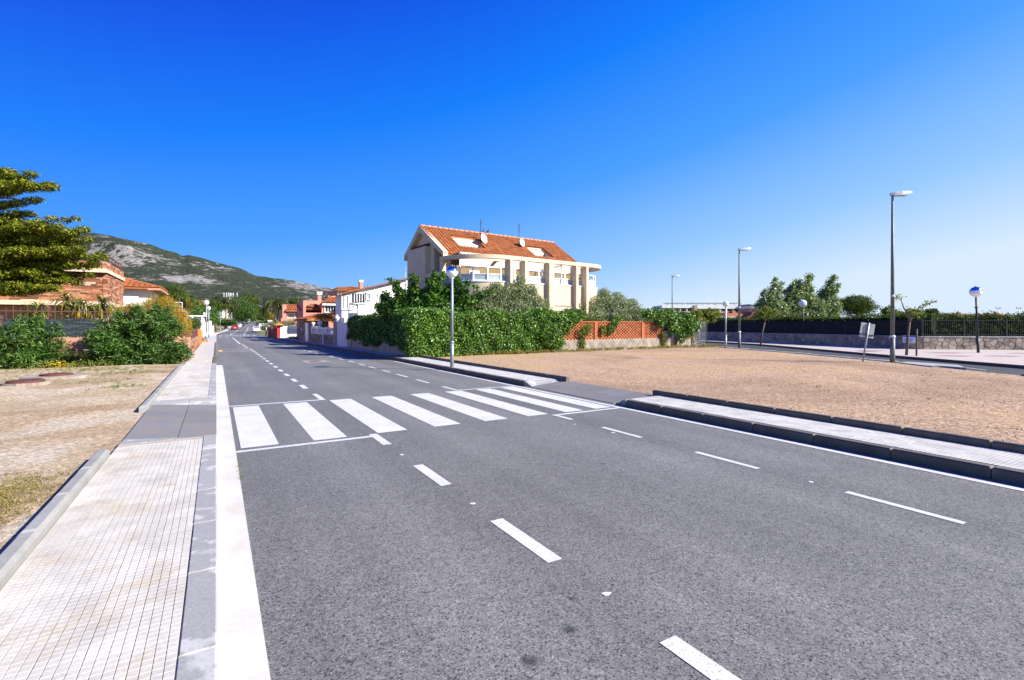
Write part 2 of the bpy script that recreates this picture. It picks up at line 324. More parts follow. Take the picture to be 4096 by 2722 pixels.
L['palm'] = leafmat('palm_leaflet', (.025, .04, .01), (.08, .105, .025), .3, .45, .25, (.16, .15, .05))
L['dry'] = leafmat('dry_broom', (.16, .11, .01), (.42, .27, .03), .15, .7, .35, (.6, .42, .08))
L['grass'] = leafmat('weed_grass', (.08, .1, .02), (.19, .24, .04), .15, .7, .35, (.3, .28, .08))
L['drygrass'] = leafmat('dry_grass', (.2, .14, .05), (.33, .25, .09), .1, .8, .35, (.28, .28, .07))
L['box'] = leafmat('clipped_leaf', (.02, .05, .008), (.065, .13, .02), .25, .5, .25)
L['yellow'] = leafmat('yellow_flower', (.6, .36, .01), (.75, .5, .02), .1, .7, .3)

# ------------------------------------------------------------------ foliage
def unit(v): return v / np.maximum(np.linalg.norm(v, axis=1, keepdims=True), 1e-9)
def rdir(n): return unit(RNG.normal(size=(n, 3)))
def blob_pts(blobs, n, shell=.45):
    """points in the outer shell of a set of ellipsoids (x,y,z,rx,ry,rz), with lumpy radii"""
    b = np.array(blobs, float); w = (b[:, 3] * b[:, 4] * b[:, 5]) ** (2 / 3); w /= w.sum()
    k = RNG.choice(len(b), n, p=w); d = rdir(n)
    ph = (k * 1.7)[:, None]
    lump = 1 + .13 * np.sin(d[:, :1] * 7 + ph) * np.sin(d[:, 1:2] * 6 + 2 * ph) + .1 * np.sin(d[:, 2:3] * 9 + ph)
    r = (1 - shell * RNG.random((n, 1)) ** 1.6) * lump * (1 + .08 * RNG.normal(size=(n, 1)))
    return b[k, :3] + d * r * b[k, 3:6], unit(d / b[k, 3:6])
def leaf_mesh(name, P, N, ln, wd_, mat, parent=None, spread=.9, axis=None, droop=0, fold=.15):
    """one kite-shaped leaf face pair per point"""
    n = len(P)
    nn = unit(N + spread * rdir(n))
    t = rdir(n) if axis is None else unit(axis + .55 * rdir(n))
    t = unit(t - nn * (t * nn).sum(1, keepdims=True)); t[:, 2] -= droop; t = unit(t); s = unit(np.cross(nn, t))
    l = (ln * (.65 + .7 * RNG.random((n, 1)))); w = wd_ * (.7 + .6 * RNG.random((n, 1)))
    V = np.empty((n, 4, 3)); V[:, 0] = P; V[:, 1] = P + t * l * .45 + s * w * .5 + nn * fold * w; V[:, 2] = P + t * l; V[:, 3] = P + t * l * .45 - s * w * .5 + nn * fold * w
    me = bpy.data.meshes.new(name); me.vertices.add(n * 4); me.vertices.foreach_set('co', V.reshape(-1).astype(np.float32))
    idx = np.arange(n) * 4
    F = np.stack([idx, idx + 1, idx + 2, idx, idx + 2, idx + 3], 1).reshape(-1).astype(np.int32)
    me.loops.add(n * 6); me.loops.foreach_set('vertex_index', F); me.polygons.add(n * 2)
    me.polygons.foreach_set('loop_start', (np.arange(n * 2) * 3).astype(np.int32)); me.update(calc_edges=True)
    a = me.attributes.new('rnd', 'FLOAT', 'POINT'); a.data.foreach_set('value', np.repeat(RNG.random(n), 4).astype(np.float32))
    me.materials.append(mat); o = bpy.data.objects.new(name, me); COL.objects.link(o)
    if parent: o.parent = parent
    return o
def strap_mesh(name, straps, mat, parent=None):
    """straps: list of (points list, width) long bending leaves"""
    vs = []; fs = []; rn = []
    for pts, w, r in straps:
        b = len(vs); m = len(pts)
        for i, p in enumerate(pts):
            p = Vector(p); d = (Vector(pts[min(i + 1, m - 1)]) - Vector(pts[max(i - 1, 0)])).normalized()
            sd_ = d.cross(Vector((0, 0, 1))); sd_ = sd_.normalized() if sd_.length > .05 else Vector((1, 0, 0))
            k = w * (math.sin(PI * (.12 + .88 * (1 - i / (m - 1)))) ** .6 if i < m - 1 else .05) * .5
            vs += [p - sd_ * k, p + sd_ * k]; rn += [r, r]
        for i in range(m - 1): fs.append((b + 2 * i, b + 2 * i + 1, b + 2 * i + 3, b + 2 * i + 2))
    me = bpy.data.meshes.new(name); me.from_pydata([tuple(v) for v in vs], [], fs)
    a = me.attributes.new('rnd', 'FLOAT', 'POINT'); a.data.foreach_set('value', rn); me.materials.append(mat)
    o = bpy.data.objects.new(name, me); COL.objects.link(o)
    if parent: o.parent = parent
    return o
def limb(mb, p, q, r0, r1, n=6, wob=.12):
    p = Vector(p); q = Vector(q); l = (q - p).length; pts = []; rs = []
    for i in range(n):
        t = i / (n - 1); j = Vector((random.uniform(-1, 1), random.uniform(-1, 1), random.uniform(-.5, .5))) * (wob * l * .25 * math.sin(PI * t))
        pts.append(p.lerp(q, t) + j + Vector((0, 0, .12 * l * math.sin(PI * t)))); rs.append(r0 + (r1 - r0) * t)
    mb.tube(pts, rs, 7)
def tree(name, label, base, th, blobs, n, leaf, ln, wd_, cat='tree', group=None, bark='bark', tr=.14, shell=.5, spread=.9, axis=None, lean=(0, 0), droop=0, nb=None):
    """base: world point; blobs in coordinates relative to the base"""
    t = thing(name, label, cat, base, 0, group); mb = MB(); fork = Vector((lean[0], lean[1], th))
    mb.tube([(0, 0, -.1), (lean[0] * .3, lean[1] * .3, th * .45), fork], [tr * 1.25, tr, tr * .85], 9)
    for b in (blobs if nb is None else blobs[:nb]):
        limb(mb, fork - Vector((0, 0, th * .1)), (b[0], b[1], b[2] + b[5] * .2), tr * .55, tr * .12)
    mb.build('trunk', MT[bark], t)
    P, N = blob_pts(blobs, n, shell)
    leaf_mesh('crown', P, N, ln, wd_, L[leaf], t, spread, None if axis is None else np.array(axis, float), droop); return t
def rblobs(n, box, r, flat=.8, seed=0):
    g = random.Random(seed); out = []
    for _ in range(n):
        rr = g.uniform(*r); out.append((g.uniform(box[0], box[1]), g.uniform(box[2], box[3]), g.uniform(box[4], box[5]), rr, rr, rr * flat))
    return out
# ================================================================== THE SETTING
from mathutils import noise as mnoise
K = 1.8 / 1.65
def grid(name, xs, ys, zf, mat, smooth=True):
    nx, ny = len(xs), len(ys)
    vs = [(x, y, zf(x, y)) for y in ys for x in xs]
    fs = [(j * nx + i, j * nx + i + 1, (j + 1) * nx + i + 1, (j + 1) * nx + i) for j in range(ny - 1) for i in range(nx - 1)]
    me = bpy.data.meshes.new(name); me.from_pydata(vs, [], fs)
    if smooth: me.polygons.foreach_set('use_smooth', [True] * len(fs))
    return obj(name, me, mat)
ys = [-3000, -500, -60, 0, 60, 120] + [125 + 5 * i for i in range(10)] + [200, 250, 300, 500, 900, 1800, 3500, 6000]
struct(grid('ground', [-5000, -800, -100, -20, 0, 20, 100, 800, 5000], ys, lambda x, y: zt(y) - .07, MT['earth']))

# ---- the street
def strip(name, xs, Ys, h, mat, fn=RP):
    nx = len(xs); vs = [tuple(fn(x, Y, h)) for Y in Ys for x in xs]
    fs = [(j * nx + i, j * nx + i + 1, (j + 1) * nx + i + 1, (j + 1) * nx + i) for j in range(len(Ys) - 1) for i in range(nx - 1)]
    me = bpy.data.meshes.new(name); me.from_pydata(vs, [], fs); return obj(name, me, mat)
YS = [-8, 0, 10, 20, 25] + [25 + 5 * i for i in range(1, 56)]
road = struct(strip('road', [.22, 2.5, 4, 5.5, 7.77], YS, 0, MT['asphalt']))
struct(strip('road_edge', [-.02, .23], [25.5] + [30 + 5 * i for i in range(1, 55)], -.001, MT['asphalt']))
struct(MB().box(6.0, 60, 78, 89, -.06, -.003).build('side_street', MT['asphalt']))
g = struct(strip('gutter', [-.02, .235], [-8, 0, 10, 20, 25.5], .003, MT['gutter']))
for Y in [-2 + 1.0 * i for i in range(27)]:
    MB().box(.0, .235, Y + .002, Y + .994, -.02, .0075 + .001 * random.random()).build('gutter_slab', MT['gutter'], g)
def mark(x0, x1, Y0, Y1, mat='paint', h=.0042, name='painted_stripe'):
    n = max(1, int(abs(Y1 - Y0) / 6)); Ys = [Y0 + (Y1 - Y0) * i / n for i in range(n + 1)]
    o = strip(name, [x0, x1], Ys, h, MT[mat]); o.parent = road; return o
for x, w in ((.28, .46), (1.19, .46), (2.11, .46), (3.03, .46), (3.94, .455), (4.82, .44), (5.65, .42), (6.38, .41)):
    j = random.uniform(-.02, .02); mark(x * K, (x + w) * K, 7.5 * K + j, 11.3 * K + j, name='crossing_stripe')
mark(.22 * K, 2.0 * K, 7.28 * K, 7.38 * K, name='give_way_line'); mark(1.96 * K, 2.08 * K, 6.72 * K, 7.48 * K, h=.0046, name='give_way_line')
mark(5.25 * K, 6.92 * K, 7.3 * K, 7.39 * K, name='give_way_line'); mark(5.26 * K, 5.35 * K, 6.85 * K, 7.4 * K, h=.0046, name='give_way_line')
mark(.22 * K, 2.06 * K, 11.43 * K, 11.54 * K, name='give_way_line'); mark(1.95 * K, 2.06 * K, 11.5 * K, 12.53 * K, h=.0046, name='give_way_line')
mark(5.17 * K, 6.85 * K, 11.36 * K, 11.45 * K, name='give_way_line'); mark(5.14 * K, 5.23 * K, 11.4 * K, 12.3 * K, h=.0046, name='give_way_line')
for y1 in (5.56, 3.66, 1.81, -.1): mark(1.97 * K, 2.09 * K, (y1 - .85) * K, y1 * K, name='lane_dash')
for i in range(14):
    y0 = 13.7 + 1.815 * i; mark(1.92 * K, 2.05 * K, y0 * K, (y0 + .87) * K, name='lane_dash')
for i in range(6): y0 = 39.2 + 1.5 * i; mark(1.8 * K, 1.93 * K, y0 * K, (y0 + .95) * K, name='lane_dash')
mark(1.68 * K, 1.82 * K, 48.5 * K, 71 * K, name='lane_line')
for y0, y1 in ((13.23, 14.24), (15.07, 16.18), (16.87, 17.76), (18.63, 19.66), (20.3, 21.35), (22.1, 23.15), (24.0, 25.16)): mark(5.12 * K, 5.21 * K, y0 * K, y1 * K, name='lane_dash')
for i in range(17): y0 = 26.1 + 1.9 * i; mark(5.13 * K, 5.23 * K, y0 * K, (y0 + 1.05) * K, name='lane_dash')
mark(5.13 * K, 5.23 * K, 58.5 * K, 71 * K, name='lane_line')
for y0, y1 in ((5.24, 6.09), (3.42, 4.28), (1.6, 2.5), (-.2, .7)): mark(5.29 * K, 5.37 * K, y0 * K, y1 * K, name='lane_dash')
mark(.1 * K, 1.86 * K, 34.9 * K, 35.02 * K, 'paint_thin', name='bay_line'); mark(.1 * K, 1.75 * K, 37.6 * K, 37.75 * K, 'paint_thin', name='bay_line')
mark(.1 * K, .32 * K, 35.3 * K, 37.0 * K, 'yellow', name='yellow_patch')
mark(.1, 1.95, 78.2, 78.9, name='stop_line'); mark(4.6, 7.4, 77.8, 78.4, name='stop_line')
for i in range(8): mark(.35 + i * .88, .8 + i * .88, 90, 93.5, name='crossing_stripe')
mark(1.9, 2.05, 95, 190, name='lane_line'); mark(5.5, 5.66, 95, 175, name='lane_line')
mark(7.47, 7.585, -7, 24, 'paint', .005, name='edge_line')
# small paint blobs left beside the dashes, and the cover in the carriageway
for x, y in ((2.02, 6.1), (2.03, 4.1), (2.05, 2.3), (5.2, 5.7), (5.35, 2.85), (5.1, 6.5)):
    MB().at((x * K, y * K, .0044)).prism([(.035 * math.cos(a) * random.uniform(.5, 1.2), .03 * math.sin(a) * random.uniform(.5, 1.2)) for a in [i * PI / 4 for i in range(8)]], 0, .0012).build('paint_blob', MT['paint_thin'], road)
mb = MB().at((3.83 * K, 23.8 * K, 0)); mb.box(-.55, .55, -.75, .75, -.02, .004)
c = mb.build('cover_surround', M('patched_concrete', (.3, .27, .23), rough=.9), road)
MB().at((3.83 * K, 23.8 * K, 0)).lathe([(.3, 0), (.31, .009), (.22, .0095), (.21, .007), (.05, .0075), (.01, .0085)], 24).build('manhole_cover', MT['rust'], road)

# ---- paving tiles
def tile_mesh():
    mb = MB(); mb.add([(-.0985, -.0985, 0), (.0985, -.0985, 0), (.0985, .0985, 0), (-.0985, .0985, 0)], [(0, 1, 2, 3)])
    for i in range(4):
        for j in range(4):
            x, y = -.075 + .05 * i, -.075 + .05 * j; a, b = .0236, .0216
            mb.add([(x - a, y - a, 0), (x + a, y - a, 0), (x + a, y + a, 0), (x - a, y + a, 0), (x - b, y - b, .0055), (x + b, y - b, .0055), (x + b, y + b, .0055), (x - b, y + b, .0055)],
                   [(4, 5, 6, 7), (0, 1, 5, 4), (1, 2, 6, 5), (2, 3, 7, 6), (3, 0, 4, 7)])
    return mb
TM = tile_mesh(); tile_me = TM.mesh('paving_tile'); tile_me.materials.append(MT['tile'])
tile_me2 = TM.mesh('paving_tile'); tile_me2.materials.append(MT['tile_grey'])
def lay(parent, x0, Y0, Y1, me, z=.1215, cap=300, far=None):
    spots = [(x0 + .1 + .2 * i, Y0 + .1 + .2 * j) for j in range(int((Y1 - Y0) / .2)) for i in range(5)]
    for x, y in spots[:cap]:
        o = obj('paving_tile', me, None, parent, (x, y, z + random.uniform(-.0012, .0012))); o.rotation_euler = (random.uniform(-.004, .004), random.uniform(-.004, .004), 0)
    rest = spots[cap:]
    if rest:
        v0 = np.array([v.co[:] for v in me.vertices]); f0 = [tuple(p.vertices) for p in me.polygons]; nv = len(v0); V = []; F = []
        for k, (x, y) in enumerate(rest): V += (v0 + (x, y, z)).tolist(); F += [tuple(i + k * nv for i in f) for f in f0]
        m2 = bpy.data.meshes.new('paving_tiles'); m2.from_pydata(V, [], F); m2.materials.append(me.materials[0]); stuff(obj('paving_tiles', m2, None, parent))
def kerbrun(parent, x0, x1, Y0, Y1, z0, z1, mat, name='kerb_stone', b=.012, round_=False):
    n = max(1, round(abs(Y1 - Y0))); l = (Y1 - Y0) / n; mb = MB()
    if round_:
        w = x1 - x0; prof = [(x0, z0), (x0, z1 - .06)] + [(x0 + w / 2 - w / 2 * math.cos(a), z1 - .06 + .06 * math.sin(a)) for a in (PI * .2, PI * .4, PI * .6, PI * .8)] + [(x1, z1 - .06), (x1, z0)]
        mb.add([(x, .005, z) for x, z in prof] + [(x, l - .005, z) for x, z in prof], [tuple(range(8)), tuple(range(15, 7, -1))] + [(i, i + 1, 9 + i, 8 + i) for i in range(7)])
    else: mb.bbox(x0, x1, .005, l - .005, z0, z1, b)
    me = mb.mesh(name); me.materials.append(mat)
    for i in range(n): obj(name, me, None, parent, (random.uniform(-.003, .003), Y0 + i * l, random.uniform(-.003, .003)))
pav = MB().box(-1.17, -.17, -3, 8.72, -.06, .118).box(-1.17, -.17, 13.32, 30, -.06, .118).build('pavement', MT['joint']); struct(pav)
lay(pav, -1.17, -.6, 8.7, tile_me, cap=230); lay(pav, -1.17, 13.32, 30, tile_me, cap=70)
kerbrun(pav, -.169, -.001, -2.8, 8.8, -.05, .131, MT['kerb'], b=.007); kerbrun(pav, -.169, -.001, 13.3, 25.3, -.05, .131, MT['kerb'], b=.007)
kerbrun(pav, -1.31, -1.172, -2.6, 8.1, -.05, .215, MT['back_kerb'], 'back_kerb', b=.03); kerbrun(pav, -1.31, -1.172, 12.1, 24.3, -.05, .2, MT['back_kerb'], 'back_kerb', b=.03)
# dropped crossing: dark slabs and the two sloping end pieces
for Y0, Y1 in ((9.2, 9.85), (9.86, 10.5), (10.51, 11.2), (11.21, 12.0), (12.01, 12.88)):
    for x0, x1 in ((-1.17, -.52), (-.51, -.001)):
        z0 = .012 + .1 * (-x0 / 1.17); z1 = .012 + .1 * (-x1 / 1.17); mb = MB()
        mb.add([(x0, Y0, -.05), (x1, Y0, -.05), (x1, Y1 - .008, -.05), (x0, Y1 - .008, -.05), (x0, Y0, z0), (x1, Y0, z1), (x1, Y1 - .008, z1), (x0, Y1 - .008, z0)],
               [(4, 5, 6, 7), (0, 1, 5, 4), (1, 2, 6, 5), (2, 3, 7, 6), (3, 0, 4, 7)]); mb.build('ramp_slab', MT['slab'], pav)
for Y0, Y1 in ((9.195, 8.72), (12.885, 13.31)):
    for x0, x1 in ((-1.17, -.52), (-.515, -.002)):
        a = .012 + .1 * (-x0 / 1.17); b = .012 + .1 * (-x1 / 1.17); rows = []
        for t in (0, .35, .7, 1):
            y = Y0 + (Y1 - Y0) * t; s_ = t * t * (3 - 2 * t); rows += [(x0, y, a + (.1305 - a) * s_), (x1, y, b + (.1305 - b) * s_)]
        mb = MB().add(rows + [(x0, Y0, -.05), (x1, Y0, -.05), (x1, Y1, -.05), (x0, Y1, -.05)], [(0, 1, 3, 2), (2, 3, 5, 4), (4, 5, 7, 6), (8, 9, 1, 0), (7, 6, 11, 10), (1, 9, 10, 7, 5, 3), (0, 2, 4, 6, 11, 8)], )
        mb.build('ramp_end', MT['kerb'], pav)
pf = struct(strip('pavement_far', [-1.17, 0], [30] + [32 + 6 * i for i in range(35)], .125, MT['tile_grey']))
for i in range(30):
    Y = 25.4 + i; MB().bbox(-.15, .0, Y, Y + .99, -.05, .129 + (.0 if Y < 30 else .004), .015).build('kerb_stone', MT['kerb_grey'], pf)
# right-hand pavement
pr = MB().box(7.9, 8.92, -4, 8.1, -.06, .134).box(7.9, 8.92, 12.3, 26.3, -.06, .134).build('pavement_right', MT['joint']); struct(pr)
lay(pr, 7.91, -2.9, 8.1, tile_me2, z=.138, cap=275); lay(pr, 7.91, 12.32, 24.4, tile_me2, z=.138, cap=25)
kerbrun(pr, 7.75, 7.9, -3.9, 8.08, -.05, .143, MT['kerb_grey'], b=.018); kerbrun(pr, 7.75, 7.9, 12.3, 26.3, -.05, .143, MT['kerb_grey'], b=.018)
kerbrun(pr, 8.925, 9.05, -3.6, 8.42, -.05, .245, MT['kerb_grey'], 'back_kerb', b=.02); kerbrun(pr, 8.925, 9.05, 11.8, 24.8, -.05, .245, MT['kerb_grey'], 'back_kerb', b=.02)
for Y0, Y1 in ((8.5, 9.1), (9.11, 9.75), (9.76, 10.4), (10.41, 11.05), (11.06, 11.7), (11.71, 12.0)):
    for x0, x1 in ((7.76, 8.33), (8.335, 9.05)):
        z0 = .012 + .1 * ((x0 - 7.75) / 1.2); z1 = .012 + .1 * ((x1 - 7.75) / 1.2); mb = MB()
        mb.add([(x0, Y0, -.05), (x1, Y0, -.05), (x1, Y1 - .006, -.05), (x0, Y1 - .006, -.05), (x0, Y0, z0), (x1, Y0, z1), (x1, Y1 - .006, z1), (x0, Y1 - .006, z0)],
               [(4, 5, 6, 7), (0, 1, 5, 4), (1, 2, 6, 5), (2, 3, 7, 6), (3, 0, 4, 7)]); mb.build('ramp_slab', MT['slab'], pr)
for Y0, Y1 in ((8.495, 8.1), (12.005, 12.3)):
    rows = []; x0, x1 = 7.755, 8.92
    for t in (0, .35, .7, 1):
        y = Y0 + (Y1 - Y0) * t; s_ = t * t * (3 - 2 * t); rows += [(x0 + .1 * (1 - t), y, .015 + .135 * s_), (x1, y, .11 + .04 * s_)]
    MB().add(rows + [(x0 + .1, Y0, -.05), (x1, Y0, -.05), (x1, Y1, -.05), (x0, Y1, -.05)], [(0, 1, 3, 2), (2, 3, 5, 4), (4, 5, 7, 6), (8, 9, 1, 0), (7, 6, 11, 10), (1, 9, 10, 7, 5, 3), (0, 2, 4, 6, 11, 8)]).build('ramp_end', MT['kerb'], pr)
prf = struct(strip('pavement_right_far', [7.9, 9.6], [26.3, 30, 36, 42, 48, 54, 60, 66, 72, 76], .14, MT['tile_grey']))
for i in range(49):
    Y = 26.35 + i; p = RP(7.75, Y); q = RP(7.75, Y + .99)
    MB().bar((p.x + .075, Y, .046), (q.x + .075, Y + .99, .046), .15, .2).build('kerb_stone', MT['kerb_grey'], prf)

# ---- the two lots
def nz(x, y, s, a): return a * mnoise.noise((x * s, y * s, 3.7))
struct(grid('sandy_lot', [-60, -40, -25] + [-18 + .4 * i for i in range(42)] + [-1.16], [-12, -6] + [-3 + .4 * i for i in range(86)], lambda x, y: .07 + (nz(x, y, .5, .05) + nz(x, y, 1.9, .02)) * min(1, abs(x + 1.25)), MT['sand']))
near_kerb = [(19.5, -4.0), (23.0, 5.4), (24.6, 8.26), (26.26, 10.4), (27.2, 12.07), (29.9, 17.65), (32.4, 23.4), (39.2, 38)]
def kerbx(y):
    for (x0, y0), (x1, y1) in zip(near_kerb, near_kerb[1:]):
        if y <= y1: return x0 + (x1 - x0) * (y - y0) / (y1 - y0)
    return 39
rows = [-6 + .5 * i for i in range(67)]; cols = [i / 60 for i in range(61)]; vs = []
for y in rows:
    xe = kerbx(y) - .02
    for c in cols:
        x = 9.02 + (xe - 9.02) * c; vs.append((x, y, .11 + (nz(x, y, .4, .06) + nz(x, y, 1.7, .02)) * min(1, (x - 9.02) * .6, (xe - x) * .6)))
me = bpy.data.meshes.new('red_lot'); me.from_pydata(vs, [], [(j * 61 + i, j * 61 + i + 1, (j + 1) * 61 + i + 1, (j + 1) * 61 + i) for j in range(len(rows) - 1) for i in range(60)])
me.polygons.foreach_set('use_smooth', [True] * len(me.polygons)); struct(obj('red_gravel_lot', me, MT['redlot']))
def pebbles(name, pts, s0, s1, mat):
    V = []; F = []
    o8 = np.array([(1, 0, 0), (0, 1, 0), (-1, 0, 0), (0, -1, 0), (0, 0, .7)])
    for i, (x, y, z) in enumerate(pts):
        s = random.uniform(s0, s1); a = random.uniform(0, 6.28); R = np.array([[math.cos(a), -math.sin(a), 0], [math.sin(a), math.cos(a), 0], [0, 0, 1]])
        V += ((o8 * RNG.uniform(.6, 1.2, (5, 3))) @ R * s + (x, y, z)).tolist(); b = 5 * i
        F += [(b, b + 1, b + 4), (b + 1, b + 2, b + 4), (b + 2, b + 3, b + 4), (b + 3, b, b + 4)]
    me = bpy.data.meshes.new(name); me.from_pydata(V, [], F); return stuff(obj(name, me, mat))
pts = []
for _ in range(5200):
    y = -1 + 27 * random.random(); x = -1.4 - 9 * random.random() ** 1.5; pts.append((x, y, .075 + nz(x, y, .5, .05) * min(1, abs(x + 1.25))))
pebbles('pale_gravel', pts, .004, .014, M('pale_pebble', (.5, .42, .32), (.34, .28, .21), scale=9, rough=.9))
pts = []
for _ in range(7000):
    y = -1 + 25 * random.random(); x = 9.15 + (kerbx(y) - 9.4) * random.random() ** 1.4; pts.append((x, y, .11 + nz(x, y, .4, .06) * min(1, (x - 9.02) * .6)))
pebbles('red_gravel', pts, .008, .028, M('red_pebble', (.5, .36, .28), (.3, .2, .15), scale=9, rough=.9))
def tufts(name, pts, h, mat, n=7, w=.012, parent=None):
    st = []
    for (x, y, z, s) in pts:
        for _ in range(n):
            a = random.uniform(0, 6.28); l = h * s * random.uniform(.5, 1.2); r = random.uniform(.1, .8) * l; bx, by = x + random.uniform(-.06, .06) * s, y + random.uniform(-.06, .06) * s
            st.append(([(bx, by, z), (bx + r * .3 * math.cos(a), by + r * .3 * math.sin(a), z + l * .6), (bx + r * math.cos(a), by + r * math.sin(a), z + l * .85)], w * s * random.uniform(.6, 1.4), random.random()))
    return stuff(strap_mesh(name, st, L[mat], parent))
def patch(cx, cy, rx, ry, n, z=.08):
    return [(random.gauss(cx, rx), random.gauss(cy, ry), z, random.uniform(.5, 1.2)) for _ in range(n)]
P = patch(-3.6, 24.5, 1.0, .5, 150) + patch(-6.5, 25.5, 1.4, .5, 130) + patch(-4.9, 22.2, 1.2, .7, 110) + patch(-2.4, 22.5, .7, .9, 90) + patch(-2.3, 17.3, .3, .3, 40) + patch(-5.6, 20.5, .9, .5, 80) + patch(-3.0, 19.5, .8, .6, 40)
P = [p for p in P if p[0] < -1.45]; tufts('weeds', P, .07, 'grass', 8, .016)
P = patch(-2.0, 14.5, .3, 1.4, 90) + patch(-2.2, 17.5, .5, 1.2, 100) + patch(-1.75, 6.6, .18, .5, 420) + patch(-2.1, 7.2, .35, .3, 380) + patch(-1.8, 4.4, .15, .6, 200) + patch(-2.6, 6.3, .4, .25, 200) + patch(-3.4, 16.0, .9, .5, 50) + patch(-2.2, 12.6, .4, .3, 30)
P = [p for p in P if p[0] < -1.4]; tufts('dry_weeds', P, .032, 'drygrass', 8, .009)
tufts('gutter_weeds', [(.24 + random.uniform(-.015, .02), 6.9 + random.gauss(0, .28), 0, .35) for _ in range(26)] + [(-.02 + random.uniform(-.03, .03), random.uniform(24, 33), .13, .6) for _ in range(45)] + [(.235, random.uniform(3, 25), 0, .25) for _ in range(35)], .09, 'grass', 5)
P = []
for _ in range(620):
    t = random.random(); x = 9.6 + 24.5 * t; P.append((x, 24.75 + random.gauss(0, .17) + .3 * t - .15, .12, random.uniform(.6, 1.7)))
tufts('verge_grass', P, .16, 'drygrass', 7, .02)
tufts('verge_weeds', [(x, y - .1, z, s) for x, y, z, s in P[::3]], .14, 'grass', 6, .022)
tufts('lot_weeds', patch(21, 6.5, 2, 1.2, 14, .12) + patch(14, 5, .5, 2, 8, .12) + patch(25.6, 10.0, .2, .2, 10, .12), .09, 'grass', 7, .016)
# covers in the sandy lot
for i, ((x, y), lab) in enumerate((((-4.72, 19.45), 'rusty round manhole cover in chipped concrete ring, nearer of two'), ((-4.5, 21.6), 'rusty round manhole cover in wide pale concrete collar, farther of two'))):
    t = thing('manhole', lab, 'manhole', (x, y, .07), 0, 'manholes in the sandy lot')
    r = .56 if i == 0 else .95
    MB().prism([(r * math.cos(a) * random.uniform(.86, 1.08), r * .85 * math.sin(a) * random.uniform(.86, 1.05)) for a in [k * PI / 9 for k in range(18)]], -.05, .075).build('concrete_collar', MT['concrete'], t)
    MB().lathe([(.4, .05), (.42, .12), (.38, .135), (.34, .13), (.15, .132), (.02, .136)], 28).build('cover', MT['rust'], t)
MB().at((-2.45, 5.95, .07)).prism([(.17 * math.cos(a) * random.uniform(.7, 1.2), .12 * math.sin(a) * random.uniform(.7, 1.1)) for a in [k * PI / 5 for k in range(10)]], -.03, .05)
tag(MB().at((-2.3, 6.15, .07), .4).loft([[(.2 * s * math.cos(a) * (1 + .2 * math.sin(3 * a)), .14 * s * math.sin(a), z) for a in [k * PI / 5 for k in range(10)]] for s, z in ((1, -.02), (.9, .035), (.6, .055), (.1, .06))]).build('flat_rock', MT['kerb']), 'flat pale rock half sunk in the sand beside near kerb', 'rock')

# ---- the other road on the right
far_kerb = [(21.5, -6), (28.4, 6.67), (31.7, 12.6), (40.3, 25.75), (42.7, 32.75), (46, 42)]
def offs(poly, d):
    out = []
    for i, p in enumerate(poly):
        a = Vector(poly[max(i - 1, 0)]); b = Vector(poly[min(i + 1, len(poly) - 1)]); t = (b - a).normalized(); out.append((p[0] + t.y * d, p[1] - t.x * d))
    return out
def fill(name, left, right, z, mat):
    n = len(left); vs = [(*p, z) for p in left] + [(*p, z) for p in right]
    me = bpy.data.meshes.new(name)
    # resample both sides to the same count
    def rs(poly, m=24):
        Ls = [0]
        for a, b in zip(poly, poly[1:]): Ls.append(Ls[-1] + (Vector(b) - Vector(a)).length)
        out = []
        for k in range(m):
            t = Ls[-1] * k / (m - 1); i = max(j for j in range(len(Ls) - 1) if Ls[j] <= t + 1e-9); f = (t - Ls[i]) / (Ls[i + 1] - Ls[i]); a, b = poly[i], poly[i + 1]
            out.append((a[0] + (b[0] - a[0]) * f, a[1] + (b[1] - a[1]) * f))
        return out
    l, r = rs(left), rs(right); m = len(l)
    me.from_pydata([(*p, z) for p in l] + [(*p, z) for p in r], [], [(i, m + i, m + i + 1, i + 1) for i in range(m - 1)]); return obj(name, me, mat)
nk_in = offs(near_kerb, .0)
rr = struct(fill('road_behind_lot', nk_in, far_kerb, .004, MT['asphalt_far']))
WALL = [(41.2, 14.6), (47.5, 36.4), (50.5, 47)]; WALL2 = [(41.2, 14.6), (46.2, 10.8), (58, 2.0)]
pl = struct(fill('pavement_behind_lot', [(x, y) for x, y in far_kerb], [(34, -14), (52, 4), (44.5, 12.2), (41.4, 14.8), (47.7, 36.6), (50.7, 47)], .13, MT['plaza']))
def polyk(parent, poly, w, z0, z1, mat, step=1.0, name='kerb_stone'):
    for a, b in zip(poly, poly[1:]):
        a = Vector(a); b = Vector(b); n = max(1, round((b - a).length / step)); zc = (z0 + z1) / 2
        for i in range(n):
            p = a.lerp(b, i / n); q = a.lerp(b, (i + .992) / n); MB().bar((p.x, p.y, zc), (q.x, q.y, zc), w, z1 - z0).build(name, mat, parent)
polyk(pl, far_kerb, .16, -.05, .137, MT['kerb_grey']); polyk(rr, [p for p in near_kerb[2:]], .3, -.05, .15, MT['kerb'])
polyk(rr, near_kerb[:2], .25, -.05, .16, MT['kerb_grey'])
